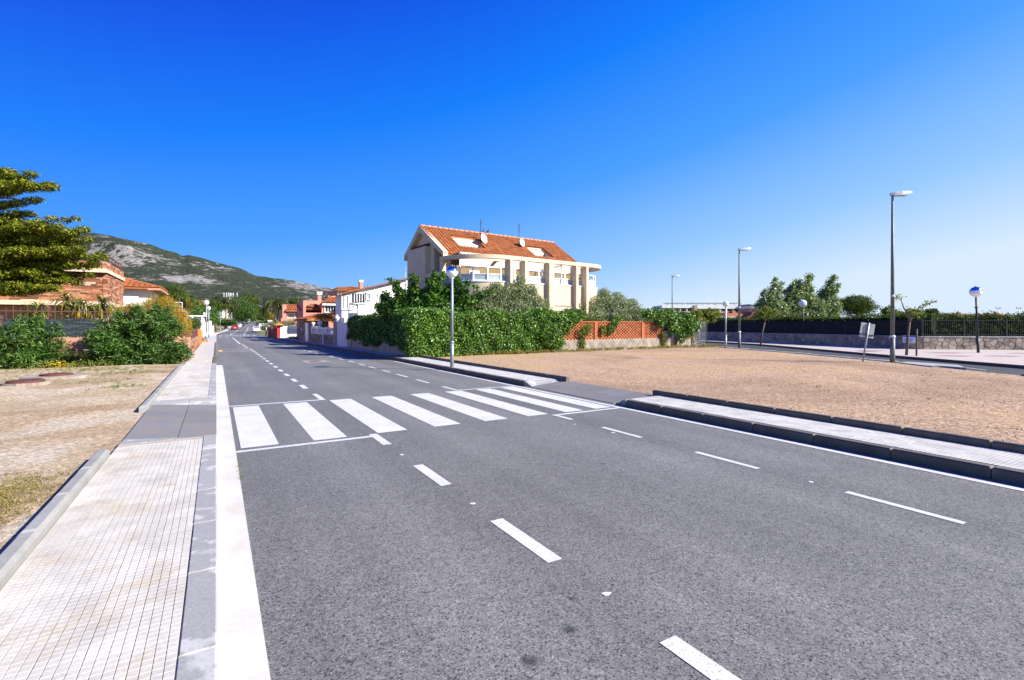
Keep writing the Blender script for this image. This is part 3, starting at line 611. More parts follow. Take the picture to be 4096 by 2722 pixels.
# pale lozenges set in the pink pavement
for cx, cy in ((33.9, 10.6), (36.0, 9.2), (38.3, 7.4), (33.0, 7.0), (35.6, 5.2), (37.0, 12.0), (40.5, 9.5), (36.2, 15.5), (31.2, 4.3)):
    MB().at((cx, cy, .133), rad(-30)).prism([(-1.1, 0), (0, -.55), (1.1, 0), (0, .55)], 0, .004).build('paving_lozenge', MT['plaza_red'], pl)
mid = offs(near_kerb, 1.9)
for a, b in zip(mid, mid[1:]):
    a = Vector(a); b = Vector(b); n = int((b - a).length / 2.2)
    for i in range(n):
        p = a.lerp(b, i / n); q = p + (b - a).normalized() * 1.1; MB().bar((p.x, p.y, .009), (q.x, q.y, .009), .1, .006).build('lane_dash', MT['paint'], rr)
for i in range(6):                                        # crossing at the picture's edge
    p = Vector((23.6 + i * .75, 4.9 - i * .42)); MB().bar((p.x, p.y, .009), (p.x - 1.6, p.y - 2.9, .009), .42, .006).build('crossing_stripe', MT['paint'], rr)
MB().at((26.0, 9.4, 0)).prism([(-.9, -1.9), (.5, -1.2), (.9, .6), (-.1, .9)], -.02, .13).build('kerb_corner_slab', MT['kerb'], rr)

# ---- the mountain
prof = [(-2500, 1180), (-1500, 1010), (-900, 905), (-400, 880), (0, 893), (230, 918), (368, 932), (488, 953), (612, 981), (694, 1010), (732, 1024), (759, 1020), (820, 1037), (861, 1052), (919, 1062), (973, 1080), (1024, 1101), (1075, 1114), (1102, 1114),
        (1176, 1125), (1227, 1136), (1278, 1147), (1329, 1152), (1400, 1166), (1600, 1215), (1900, 1255), (2400, 1285), (3000, 1297)]
px = np.linspace(-2500, 3000, 420); py = np.interp(px, [p[0] for p in prof], [p[1] for p in prof])
T = np.concatenate([np.linspace(0, 1, 120), np.linspace(1.02, 1.5, 12)])
d0, d1 = 620.0, 2300.0; V = []
for t in T:
    d = d0 + (d1 - d0) * min(t, 1.5)
    for i in range(len(px)):
        X, Y = ray(px[i], d); crest = EYE + (1300 - py[i]) / FPX * d
        cl = min(1, max(0, (800 - px[i]) / 300))
        a = .70 * (t / .8) ** 1.25 if t < .8 else (.70 + (.2 + .05 * math.sin(px[i] / 60)) * min(1, (t - .8) / .045) + (.1 - .05 * math.sin(px[i] / 60)) * max(0, t - .845) / .155)
        b = t ** 1.15
        s = cl * a + (1 - cl) * b if t <= 1 else 1 - (t - 1) * 1.2
        if t <= 1: s = min(s, 1)
        n1 = mnoise.fractal((X / 420, Y / 420, 1.3), 1.0, 2.1, 6); n2 = mnoise.ridged_multi_fractal((X / 160, Y / 160, 4.1), 1.0, 2.1, 5, 1.0, 2.0) if 0 < t < 1 else 0
        amp = math.sin(PI * min(1, t)) ** .8 * (1 - .75 * min(1, max(0, (t - .6) / .3)))
        z = crest * s + amp * (n1 * 30 + (n2 - 1) * 9) * min(1, crest / 150) + (mnoise.noise((X / 45, Y / 45, .2)) * 6 if t > .9 else 0) * min(1, crest / 200)
        V.append((X, Y, max(z, -3) if t > 0 else -3))
nx = len(px); F_ = [(j * nx + i, j * nx + i + 1, (j + 1) * nx + i + 1, (j + 1) * nx + i) for j in range(len(T) - 1) for i in range(nx - 1)]
me = bpy.data.meshes.new('mountain'); me.from_pydata(V, [], F_)
m, n, b = newmat('mountain_scrub_and_rock'); p = wpos(n); ge = n.nodes.new('ShaderNodeNewGeometry'); sx = n.nodes.new('ShaderNodeSeparateXYZ'); n.links.new(ge.outputs['True Normal'], sx.inputs[0])
mp = node(n, 'ShaderNodeMapping'); mp.inputs['Scale'].default_value = (1, 1, 1.1); n.links.new(p, mp.inputs[0])
a1 = noise(n, mp.outputs[0], .03, 9, .74, .4); a2 = noise(n, mp.outputs[0], .0045, 4, .5); a3 = noise(n, p, .09, 5, .7)
def math_(op, a, b_):
    x = node(n, 'ShaderNodeMath', operation=op)
    for s_, v in zip(x.inputs, (a, b_)):
        if isinstance(v, bpy.types.NodeSocket): n.links.new(v, s_)
        else: s_.default_value = v
    return x.outputs[0]
slope = math_('SUBTRACT', .86, sx.outputs[2])
k = math_('ADD', math_('ADD', a1, math_('MULTIPLY', math_('SUBTRACT', a2, .5), .7)), math_('MULTIPLY', slope, .3))
rk = ramp(n, [(.515, 0), (.585, 1)]); n.links.new(k, rk.inputs[0])
gr = ramp(n, [(.3, (.022, .032, .022)), (.55, (.055, .068, .04)), (.75, (.11, .115, .075))]); n.links.new(a3, gr.inputs[0])
ro = ramp(n, [(.3, (.19, .175, .165)), (.7, (.44, .4, .37))]); n.links.new(noise(n, p, .05, 6, .7), ro.inputs[0])
col = mixc(n, rk.outputs[0], gr.outputs[0], ro.outputs[0]); mc = node(n, 'ShaderNodeMapping'); mc.inputs['Scale'].default_value = (1, 1, .18); n.links.new(p, mc.inputs[0])
ck = ramp(n, [(.42, .35), (.55, 1.05)]); n.links.new(noise(n, mc.outputs[0], .06, 5, .6), ck.inputs[0]); ckm = ramp(n, [(.18, 0), (.4, 1)]); n.links.new(slope, ckm.inputs[0])
col = mixc(n, ckm.outputs[0], col, mixc(n, 1, col, ck.outputs[0], 'MULTIPLY'))
n.links.new(col, b.inputs['Base Color']); b.inputs['Roughness'].default_value = .95; b.inputs['Specular IOR Level'].default_value = .05
bump(n, b, math_('ADD', a1, math_('MULTIPLY', a3, .5)), 1.0, 22)
struct(obj('mountain', me, m))
# ================================================================== MAIN HOUSE
def barrel_tile(w=.27, l=.42, h=.075):
    mb = MB(); vs = []; n = 6
    for y, s, dz in ((0, 1.0, .03), (l, .82, 0)):
        for i in range(n + 1):
            a = PI * i / n; vs.append((-w * .5 * s * math.cos(a), y, h * s * math.sin(a) + dz))
    mb.add(vs, [(i, i + 1, n + 2 + i, n + 1 + i) for i in range(n)], True)
    mb.add([vs[i] for i in range(n + 1)], [tuple(range(n + 1))]); return mb
def tile_slope(parent, org, u, up, nrm, ncol, nrow, pw=.27, pl=.36, mask=None, cap=300, mat='tile_roof', sortfn=None):
    """clay tiles on a slope: org eave corner, u along the eave, up the slope (unit vectors)"""
    u = Vector(u).normalized(); up = Vector(up).normalized(); nrm = u.cross(up).normalized(); me = barrel_tile(pw * 1.02, pl * 1.15, pw * .3).mesh('roof_tile'); me.materials.append(MT[mat])
    R = Matrix((u, up, nrm)).transposed().to_4x4(); sp = [(i, j) for j in range(nrow) for i in range(ncol) if mask is None or mask((i + .5) * pw, (j + .5) * pl)]
    for i, j in sp[:cap]:
        p = Vector(org) + u * ((i + .5) * pw) + up * (j * pl) + nrm * .02
        o = obj('roof_tile', me, None, parent); o.matrix_local = Matrix.Translation(p) @ R @ Matrix.Rotation(random.uniform(-.03, .03), 4, 'Z')
    if sp[cap:]:
        V = []; F = []; v0 = [v.co.copy() for v in me.vertices]; f0 = [tuple(p.vertices) for p in me.polygons]
        for i, j in sp[cap:]:
            p = Vector(org) + u * ((i + .5) * pw) + up * (j * pl) + nrm * .02; X = Matrix.Translation(p) @ R; b = len(V)
            V += [tuple(X @ q) for q in v0]; F += [tuple(b + k for k in f) for f in f0]
        m2 = bpy.data.meshes.new('roof_tiles'); m2.from_pydata(V, [], F); m2.polygons.foreach_set('use_smooth', [True] * len(F)); m2.materials.append(MT[mat]); stuff(obj('roof_tiles', m2, None, parent))
HO = (12.61, 30.14, 0); HR = rad(5)
H = thing('villa', 'cream villa with steep orange tiled roof and glazed curved balcony', 'house', HO, HR)
EZ, RZ, RY, BY, BZ, LX = 6.57, 8.79, 3.3, 5.7, 7.1, 12.4
# walls: gable end profile pushed along the house (front recess kept open between 3.3 and 5.35)
mb = MB(); mb.xprism([(1.7, 0), (BY - .25, 0), (BY - .25, BZ - .1), (RY, RZ - .2), (1.7, RZ - .2 - 1.6 * .673)], .35, LX - .15)
mb.box(.35, LX - .15, 0.12, 1.7, 0, 3.2); mb.build('wall', MT['cream'], H)
MB().box(.9, LX - .16, -.9, -.75, 5.66, 6.5).build('facade_wall', MT['cream_pale'], H)
MB().box(.9, LX - .16, -.9, .09, 6.501, 6.54).build('facade_coping', MT['cream'], H)
MB().box(.37, LX - .17, -.84, -.78, 3.2, 5.658).build('shade_tone_wall', MT['ochre'], H)  # stands in the sun; recess shade is imitated by its darker ochre
MB().box(.37, LX - .17, -2.7, .1, 3.12, 3.19).build('balcony_floor', MT['beige'], H)
for x0, x1 in ((1.6, 2.4),):
    w = MB().box(x0, x1, -.88, -.841, 3.25, 5.4).build('balcony_door', MT['white_frame'], H)
    MB().box(x0 + .08, (x0 + x1) / 2 - .03, -.9, -.881, 3.33, 5.3).box((x0 + x1) / 2 + .03, x1 - .08, -.9, -.881, 3.33, 5.1).build('pane', MT['dark_glass'], w)
MB().xprism([(.1, 3.2), (1.69, 3.2), (1.69, 7.5), (.1, 6.45)], LX - .3, LX - .15).build('side_wall', MT['cream'], H)
# gable end: framed rake, projecting block with a strip of tiles, slab over the porch, slits
sl = (RZ - EZ) / RY
mb = MB(); mb.xprism([(-.3, EZ - .2 * 1 - .12), (-.3, EZ - .2 + .2), (RY, RZ + .04), (RY, RZ - .42)], -.02, .34); mb.xprism([(RY, RZ - .42), (RY, RZ + .04), (BY + .2, BZ - .12), (BY + .2, BZ - .5)], -.02, .34); mb.build('gable_frame', MT['cream'], H)
MB().box(.0, .349, 2.35, 5.35, 0, 7.25).build('gable_block', MT['cream'], H)
mb = MB(); [mb.tube([(.02 + .06 * random.random(), 2.4 + .27 * i, 7.3 + .02 * (i % 2)), (.36, 2.4 + .27 * i, 7.42)], .1, 6) for i in range(11)]; mb.build('tile_strip', MT['rust'], H)
MB().box(.05, .348, -.2, 2.34, 5.0, 5.32).build('porch_slab', MT['cream'], H)
MB().box(.1, .347, 0.0, .28, 0, 5.0).build('porch_pillar', MT['cream'], H)
for y, z0, z1 in ((4.1, 3.2, 4.6), (5.05, 3.0, 4.0)): MB().box(-.02, .02, y, y + .3, z0, z1).build('slit_window', MT['dark_glass'], H)
# roof
up = Vector((0, RY, RZ - EZ)).normalized(); SL = Vector((0, RY, RZ - EZ)).length
holes = [(1.95, 4.1, .25, .71), (8.2, 10.2, .22, .64)]          # x from, x to, fraction from eave
def roof_piece(mb, x0, x1, f0, f1, th=.12):
    p = lambda x, f, d: (x, RY * f - sl * 0 * d, EZ + (RZ - EZ) * f - d)
    mb.add([p(x0, f0, 0), p(x1, f0, 0), p(x1, f1, 0), p(x0, f1, 0), p(x0, f0, th), p(x1, f0, th), p(x1, f1, th), p(x0, f1, th)], [(0, 1, 2, 3), (7, 6, 5, 4), (0, 4, 5, 1), (1, 5, 6, 2), (2, 6, 7, 3), (3, 7, 4, 0)])
mb = MB(); xs = [0.0, 1.95, 4.1, 8.2, 10.2, LX]
for a, b in ((0, 1.95), (4.1, 8.2), (10.2, LX)): roof_piece(mb, a, b, -.08, 1)
for x0, x1, f0, f1 in holes: roof_piece(mb, x0, x1, -.08, f0); roof_piece(mb, x0, x1, f1, 1)
roof = mb.build('roof', MT['tile_roof'], H)
mb = MB(); mb.add([(0, RY, RZ), (LX, RY, RZ), (LX, BY + .2, BZ - .12), (0, BY + .2, BZ - .12), (0, RY, RZ - .12), (LX, RY, RZ - .12), (LX, BY + .2, BZ - .24), (0, BY + .2, BZ - .24)], [(0, 1, 2, 3), (7, 6, 5, 4), (0, 4, 5, 1), (1, 5, 6, 2), (2, 6, 7, 3), (3, 7, 4, 0)]); mb.build('back_roof', MT['tile_roof'], H)
tile_slope(roof, (0, -.26, EZ - .175), (1, 0, 0), up, None, 46, 12, .2696, .353,
           mask=lambda x, y: not any(x0 + .03 < x < x1 - .03 and f0 * SL + .28 < y < f1 * SL + .25 for x0, x1, f0, f1 in holes), cap=300)
mb = MB()
for i in range(28): mb.tube([(.02 + i * .443, RY, RZ + .015), (.46 + i * .443, RY, RZ + .035)], [.13, .11], 8, flat=.75)
mb.build('ridge_tiles', M('pale_ridge_tile', (.6, .3, .18), (.5, .22, .12), rough=.8, fine=.2), roof)
for x0, x1, f0, f1 in holes:
    yf, yb = RY * f0, RY * f1; zf, zb = EZ + (RZ - EZ) * f0, EZ + (RZ - EZ) * f1; fl = zf - .35
    d = MB().box(x0, x1, yb, yb + .06, fl, zb - .1).build('dormer_wall', MT['white'], H)
    MB().box(x0, x1, yf - .05, yb, fl - .06, fl).build('dormer_floor', MT['beige'], H)
    for x in (x0 - .06, x1): MB().xprism([(yf - .02, fl), (yb + .05, fl), (yb + .05, zb - .03), (yf - .02, zf - .05)], x, x + .06).build('dormer_cheek', MT['cream'], H)
    MB().box(x0, x1, yf - .06, yf, fl, zf - .03).build('dormer_parapet', MT['cream'], H)
    wdw = MB().box(x0 + .55, x1 - .25, yb - .03, yb - .004, fl + .62, fl + 1.2).build('shutter_window', MT['white_frame'], d)
    for k in range(7):
        for a, b in ((x0 + .62, (x0 + x1) / 2 + .12), ((x0 + x1) / 2 + .22, x1 - .32)): MB().box(a, b, yb - .05, yb - .028, fl + .66 + .075 * k, fl + .7 + .075 * k).build('slat', MT['kerb_grey'], d)
# curved beam, lower wall, pillars and glazing follow this plan line
def plan(off=0.0):
    pts = [(3.2 - (3.2 - off) * math.cos(a), .25 - (3.2 - off) * math.sin(a)) for a in [PI / 2 * i / 28 for i in range(29)]]
    pts += [(x, -2.95 + off) for x in (4.5, 6, 7.5, 9, 10.3)]
    pts += [(10.8 + (2.35 - off) * math.sin(a), -.6 - (2.35 - off) * math.cos(a)) for a in [PI * .5 * i / 18 for i in range(19)]]
    pts += [(13.15 - off, .1), (12.9 - off, .9)]; return pts
MB().wallstrip(plan(0), .38, 6.02, 6.27).build('curved_beam', MT['cream'], H)
MB().wallstrip(plan(.3), .18, 0, 4.56).build('lower_wall', MT['cream'], H)
MB().wallstrip(plan(.26), .34, 4.55, 4.62).build('sill', MT['white_frame'], H)
def along(pts, s):
    for a, b in zip(pts, pts[1:]):
        a = Vector(a); b = Vector(b); l = (b - a).length
        if s <= l: return a + (b - a) * (s / l), (b - a).normalized()
        s -= l
    return Vector(pts[-1]), (Vector(pts[-1]) - Vector(pts[-2])).normalized()
def pillar(s, w, z0=0.0):
    p, t = along(plan(0), s); nn = Vector((-t.y, t.x)); mb = MB()
    c = [p - t * w / 2 - nn * .03, p + t * w / 2 - nn * .03, p + t * w / 2 + nn * .62, p - t * w / 2 + nn * .62]
    mb.prism([(q.x, q.y) for q in c], z0, 6.018); mb.build('pillar', MT['cream'], H)
PS = [.25, 5.35, 6.55, 8.75, 11.15, 12.15]; 
for s, w in ((.25, .3), (5.35, .2), (6.55, .2), (8.75, .42), (11.15, .2), (12.15, .2)): pillar(s, w)
def glazing(s0, s1, nseg, hi=False):
    pl_ = plan(.45); tw = MB(); ps = [along(pl_, s0 + (s1 - s0) * i / nseg)[0] for i in range(nseg + 1)]
    z0, zm, z1 = 4.63, 5.06, 5.48
    for i, p in enumerate(ps): tw.box(p.x - .04, p.x + .04, p.y - .04, p.y + .04, z0, 6.0 if (hi and i in (1,)) else z1)
    for a, b in zip(ps, ps[1:]):
        for z in (z0 + .03, zm, z1): tw.bar((a.x, a.y, z), (b.x, b.y, z), .06)
    w = tw.build('balcony_window', MT['white_frame'], H); g_ = MB(); f_ = MB()
    for a, b in zip(ps, ps[1:]):
        f_.add([(a.x, a.y, z0), (b.x, b.y, z0), (b.x, b.y, zm), (a.x, a.y, zm)], [(0, 1, 2, 3)]); g_.add([(a.x, a.y, zm), (b.x, b.y, zm), (b.x, b.y, z1), (a.x, a.y, z1)], [(0, 1, 2, 3)])
    f_.build('frosted_pane', MT['frosted'], w); g_.build('pane', MT['glass'], w)
glazing(.45, 5.05, 5, True); glazing(5.25, 6.15, 1); glazing(6.35, 8.2, 2); glazing(8.6, 10.7, 2); glazing(10.9, 11.75, 1); glazing(11.95, 14.6, 4)
# slanting glazed screen between two terraces
w = MB().bar((6.75, .1, 5.5), (8.2, -2.6, 6.0), .07); [w.bar((6.75 + 1.45 * t, .1 - 2.7 * t, 4.6), (6.75 + 1.45 * t, .1 - 2.7 * t, 5.5 + .5 * t), .05) for t in (.02, .25, .5, .75, .98)]; w.bar((6.75, .1, 5.3), (8.2, -2.6, 5.3), .05)
w = w.build('glazed_screen', MT['white_frame'], H); MB().add([(6.75, .1, 4.6), (8.2, -2.6, 4.6), (8.2, -2.6, 6.0), (6.75, .1, 5.5)], [(0, 1, 2, 3)]).build('pane', MT['glass'], w)
MB().box(3.5, 3.75, -1.25, -.9, 6.05, 6.13).build('wall_lamp', MT['ochre'], H)
mb = MB(); [mb.box(.95 + .27 * i, 1.1 + .27 * i, -1.04, -.905, 6.4, 6.47) for i in range(42)]; mb.build('eave_dentils', MT['white'], H)
def hpt(x, y, z): return Matrix.Translation(HO) @ Matrix.Rotation(HR, 4, 'Z') @ Vector((x, y, z))
for x, y, z, s, lab in ((4.25, 1.9, 7.2, .36, 'round white satellite dish on mast by the left roof recess'), (7.75, 1.9, 7.25, .33, 'round white satellite dish on mast by the right roof recess')):
    p = hpt(x, y, z); t = thing('satellite_dish', lab, 'satellite dish', p, 0, 'satellite dishes on the villa roof')
    MB().tube([(0, 0, 0), (0, 0, 2.35)], .028, 8).build('mast', MT['dark_metal'], t)
    d = MB().at((.1, -.16, .88), rad(25), rad(78)); d.lathe([(.01, 0), (s * .5, .02), (s * .85, .06), (s, .1), (s * .98, .115), (s * .8, .075), (s * .4, .035), (.01, .015)], 24, cap=False); d.build('reflector', MT['plastic'], t)
    MB().bar((.1, -.16, .62), (.28, -.55, .8), .02).box(.25, .31, -.6, -.52, .77, .85).build('receiver_arm', MT['dark_metal'], t)
    MB().bar((-.25, 0, 2.2), (.25, 0, 2.2), .015).bar((-.18, 0, 2.05), (.18, 0, 2.05), .015).build('aerial', MT['dark_metal'], t)
for x, yw, lab in ((5.35, .4, 'dark pigeon on the roof ridge, the one nearer the dish'), (5.75, -.3, 'dark pigeon on the roof ridge, the one farther from the dish')):
    p = hpt(x, RY, RZ + .12); mb = MB().at((0, 0, 0), yw)
    mb.tube([(-.26, 0, -.02), (-.14, 0, .03), (-.04, 0, .1), (.05, 0, .15), (.1, 0, .22), (.115, 0, .275), (.14, 0, .3), (.165, 0, .296), (.195, 0, .285)], [.02, .035, .075, .085, .05, .034, .04, .03, .006], 10)
    mb.tube([(0, .025, .05), (.01, .025, -.04), (.04, .03, -.045)], .008, 5); mb.tube([(0, -.025, .05), (.01, -.025, -.04), (.04, -.03, -.045)], .008, 5)
    o = mb.build('pigeon', MT['pigeon']); o.location = p; o.scale = (.85, .85, .95); tag(o, lab, 'pigeon', 'pigeons on the villa ridge')

# ================================================================== HEDGE, GARDEN AND LATTICE WALL IN FRONT OF THE VILLA
t = thing('garden_wall', 'low beige rendered garden wall under the ivy hedge by the street', 'wall', (0, 0, 0))
q0, q1 = Vector((8.75, 24.55)), Vector((8.45, 38.2)); mb = MB(); mb.prism([(8.75, 24.6), (8.95, 24.6), (8.62, 38.2), (8.42, 38.2)], 0, 1.02); mb.build('wall', MT['beige'], t)
mb = MB().prism([(8.95, 24.62), (18.5, 25.55), (18.5, 25.75), (8.95, 24.82)], 0, .85); mb.build('return_wall', MT['concrete'], t)
MB().box(8.37, 8.5, 37.0, 37.35, .25, .75).build('meter_door', MT['steel'], t)
def slab_leaves(n, poly, z0f, z1f, out):                # points on a vertical green face from poly[0] to poly[1]
    a, b = Vector(poly[0]), Vector(poly[1]); tt = RNG.random(n); zz = RNG.random(n); d = b - a; nn = Vector((d.y, -d.x)).normalized()
    P = np.empty((n, 3)); N = np.empty((n, 3)); l = d.length
    lump = .08 * np.sin(tt * l * 2.1 + zz * 3) * np.sin(zz * 9 + tt * 14) + .05 * np.sin(tt * l * 6.3 + zz * 8) + .1 * RNG.normal(size=n) - .16 * RNG.random(n)
    z0 = np.array([z0f(v) for v in tt]); z1 = np.array([z1f(v) for v in tt])
    P[:, 0] = a.x + d.x * tt + nn.x * (out + lump); P[:, 1] = a.y + d.y * tt + nn.y * (out + lump); P[:, 2] = z0 + (z1 - z0) * zz
    N[:] = (nn.x, nn.y, .45); return P, unit(N)
def top_leaves(n, poly, zf, w, h=.12):
    a, b = Vector(poly[0]), Vector(poly[1]); tt = RNG.random(n); uu = RNG.random(n); d = b - a; nn = Vector((d.y, -d.x)).normalized(); P = np.empty((n, 3))
    P[:, 0] = a.x + d.x * tt + nn.x * (.3 - w * uu); P[:, 1] = a.y + d.y * tt + nn.y * (.3 - w * uu); P[:, 2] = np.array([zf(v) for v in tt]) + h * RNG.normal(size=n) - .05
    return P, np.tile(np.array([[nn.x * .3, nn.y * .3, 1.0]]), (n, 1))
hd = thing('ivy_hedge', 'thick bright green ivy hedge wrapping the garden corner', 'hedge')
A_, B_, C_ = (8.8, 38.0), (8.85, 24.7), (18.2, 25.6)
bl = lambda p: .62 + .15 * math.sin(p * 11) + .12 * math.sin(p * 31); fr = lambda p: .06 + (max(0, p - .72) / .28) ** 1.5 * .55 + .05 * math.sin(p * 40)
t1 = lambda p: 2.2 + .06 * math.sin(p * 17) + .25 * p; t2 = lambda p: 2.48 + .09 * math.sin(p * 15) + .06 * math.sin(p * 37) - (.3 if .45 < p < .7 else 0) * 0 + (.15 if p > .78 else 0)
PN = [slab_leaves(46000, (A_, B_), bl, t1, .32), slab_leaves(92000, (B_, C_), fr, t2, .38), top_leaves(14000, (A_, B_), t1, 1.3), top_leaves(15000, (B_, C_), t2, 1.3, .08)]
P = np.concatenate([x[0] for x in PN]); N = np.concatenate([x[1] for x in PN])
PC, NC = blob_pts([(8.75, 24.5, .9, .5, .5, .9), (8.7, 24.5, 1.9, .55, .55, .8), (18.6, 25.1, 1.9, .9, .5, .75), (19.3, 25.2, 2.3, .9, .5, .5), (17.6, 25, 1.2, .9, .5, .8), (18.0, 25.0, .7, .7, .45, .5), (20.1, 25.4, 2.45, .7, .5, .35)], 22000)
leaf_mesh('foliage', np.concatenate([P, PC]), np.concatenate([N, NC]), .095, .08, L['ivy'], hd, .95)
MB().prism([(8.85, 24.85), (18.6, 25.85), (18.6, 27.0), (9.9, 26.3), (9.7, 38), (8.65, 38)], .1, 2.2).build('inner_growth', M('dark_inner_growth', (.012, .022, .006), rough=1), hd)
# lattice of hollow bricks on an old concrete base
lw = thing('lattice_wall', 'orange openwork brick wall on stained concrete base', 'wall')
W0, W1 = Vector((17.6, 25.5)), Vector((33.2, 26.1)); wdir = (W1 - W0).normalized(); ang = math.atan2(wdir.y, wdir.x); wl = (W1 - W0).length
lw.location = (W0.x, W0.y, 0); lw.rotation_euler = (0, 0, ang)
MB().box(0, 12.6, 0, .28, -.05, .82).box(12.62, 14.2, -.02, .26, -.05, .84).build('base', MT['concrete'], lw)
MB().box(12.5, 12.64, -.04, -.021, 0, .8).build('joint_shadow', MT['mortar'], lw)
bw, bh = .285, .104; bme = MB().bbox(-.086, .086, .08, .19, 0, bh * .9, .006).mesh('brick'); bme.materials.append(MT['brick'])
spots = []; NR = 11
for r in range(NR):
    for c in range(37):
        x = .9 + c * bw * 1.0 + (bw / 2 if r % 2 else 0)
        if x < .9 + max(0, (r - 4)) * .12 - .3: continue
        spots.append((x, .825 + r * bh))
spots = [s for s in spots if s[0] < 11.2]
for x, z in spots[-300:]: obj('brick', bme, None, lw, (x, 0, z + random.uniform(-.002, .002)))
V = []; F = []; v0 = [v.co.copy() for v in bme.vertices]; f0 = [tuple(p.vertices) for p in bme.polygons]
for x, z in spots[:-300]: b = len(V); V += [(q.x + x, q.y, q.z + z) for q in v0]; F += [tuple(b + k for k in f) for f in f0]
m2 = bpy.data.meshes.new('bricks'); m2.from_pydata(V, [], F); m2.materials.append(MT['brick']); stuff(obj('bricks', m2, None, lw))
ph = .825 + NR * bh
for x in (4.35, 8.9): MB().box(x - .14, x + .14, .02, .24, .821, ph).build('brick_pier', MT['brick'], lw)
MB().box(1.0, 11.3, .03, .23, ph, ph + .06).build('coping', MT['brick'], lw)
# climbers on the lattice wall
def clump(name, label, blobs, n, leaf, ln, w_, cat='climbing plant', group=None, loc=(0, 0, 0), spread=.8, stems=True, droop=0):
    t = thing(name, label, cat, loc, 0, group); P, N = blob_pts(blobs, n, .6); leaf_mesh('foliage', P, N, ln, w_, L[leaf], t, spread, None, droop)
    if stems:
        mb = MB()
        for b in blobs[:8]: limb(mb, (b[0] * .6, b[1] * .6, 0), (b[0], b[1], b[2]), .025, .01, 5)
        mb.build('stems', MT['bark'], t)
    return t
def wl_pt(x, y=-.1): return Vector((W0.x + wdir.x * x - wdir.y * y * -1 * -1, W0.y + wdir.y * x + y, 0))
clump('honeysuckle', 'large glossy climber tumbling over the right end of the lattice wall', [(0, 0, 2.4, 1.1, .6, .55), (1.3, 0, 2.0, 1.0, .6, .8), (2.2, 0, 1.6, .9, .6, .75), (-1.0, 0, 2.5, .9, .5, .45), (1.9, -.1, 2.2, .9, .5, .5), (.4, -.2, 1.6, .6, .3, .6), (-.9, -.2, 2.0, .5, .3, .4), (1.2, -.25, 1.0, .35, .2, .6), (-1.9, 0, 2.6, .7, .5, .35), (2.9, 0, 1.75, .55, .5, .5)], 12000, 'ivy', .14, .1, loc=(29.0, 25.85, 0))
for x, bl_, n_, lab in ((3.0, [(0, 0, .6, .25, .12, .5), (.15, 0, 1.3, .45, .14, .35), (.5, 0, 1.6, .3, .12, .3)], 900, 'light green creeper climbing the lattice wall, leftmost'), (5.6, [(0, 0, 1.5, .35, .12, .35), (.35, 0, 1.9, .3, .12, .3), (.6, 0, 2.2, .35, .12, .2)], 700, 'ragged creeper at the middle of the lattice wall'),
                        (4.85, [(0, 0, 1.45, .25, .12, .35)], 300, 'small green creeper beside the brick pier of the lattice wall'), (10.9, [(0, 0, .5, .2, .12, .5), (.05, 0, 1.0, .3, .12, .3)], 450, 'thin pale creeper hanging at right end of concrete base')):
    clump('creeper', lab, bl_, n_, 'grass' if x in (3.0, 10.9, 4.85) else 'ivy', .12, .07, loc=wl_pt(x, -.12), group='creepers on the lattice wall', stems=False)
clump('shade_backing_row', 'dark evergreen shrubs seen through the lattice brickwork', [(x * 1.0, 0, .9, .7, .35, .85) for x in range(-5, 6)], 5000, 'pine', .14, .06, 'shrub', loc=(23.9, 26.75, 0))  # shrubs added to darken the lattice openings, in place of garden shade
# garden trees
tree('olive_tree', 'silvery olive tree in front of the villa between two fins', (16.3, 27.3, .5), 1.2, [(-2.2, 0, 2.4, .8, .7, .7), (-1.4, 0, 3.0, .8, .7, .7), (-.5, 0, 3.2, .8, .7, .65), (.4, 0, 3.3, .8, .7, .7), (1.3, 0, 3.0, .8, .7, .7), (2.0, 0, 2.4, .8, .7, .7), (0, -.2, 2.3, 1.2, .8, .7), (-1.4, -.2, 2.0, 1.0, .7, .6), (1.4, -.2, 1.9, 1.0, .7, .6)] + [(-1.2, 0, 3.5, .45, .4, .5), (.6, 0, 3.9, .4, .4, .5), (1.4, 0, 3.5, .4, .4, .45)], 22000, 'olive', .14, .048, bark='pale_bark', tr=.13, axis=(.3, 0, .8), spread=1.0)
OT = tree('olive_tree', 'big silvery olive tree right of the villa, above the lattice wall', (25.9, 28.9, .25), 1.5, [(-3.4, .3, 2.9, .9, .8, .8), (-2.6, 0, 3.6, .9, .8, .75), (-1.5, 0, 3.9, 1.0, .9, .8), (-.4, 0, 4.1, 1.0, .9, .75), (.8, 0, 3.9, 1.0, .9, .8), (2.0, 0, 3.4, 1.0, .9, .8), (3.1, 0, 2.8, .95, .8, .75), (3.8, -.2, 2.3, .7, .7, .6), (-1.8, -.3, 2.8, 1.1, .9, .9), (.2, -.3, 2.9, 1.2, .9, .9), (2.0, -.3, 2.4, 1.1, .9, .8), (-3.2, -.2, 2.1, .8, .7, .6), (-.6, 0, 2.0, 1.1, .9, .7)] + [(-2.3, 0, 4.4, .5, .4, .5), (-.4, 0, 4.9, .5, .4, .5), (.8, 0, 4.6, .5, .4, .45), (2.2, 0, 4.1, .5, .4, .4)], 38000, 'olive', .15, .05, bark='pale_bark', tr=.18, axis=(.35, 0, .8), spread=1.0)
OT.scale = (1.08, 1.0, .8)
tree('olive_sapling', 'small grey-green shrubby tree at the far left end of the hedge', (9.9, 31.0, 0), 1.0, rblobs(9, (-1.0, .9, -.6, .6, 1.7, 2.9), (.4, .75), .85, 8), 7000, 'olive', .12, .045, bark='pale_bark', tr=.08, cat='tree')
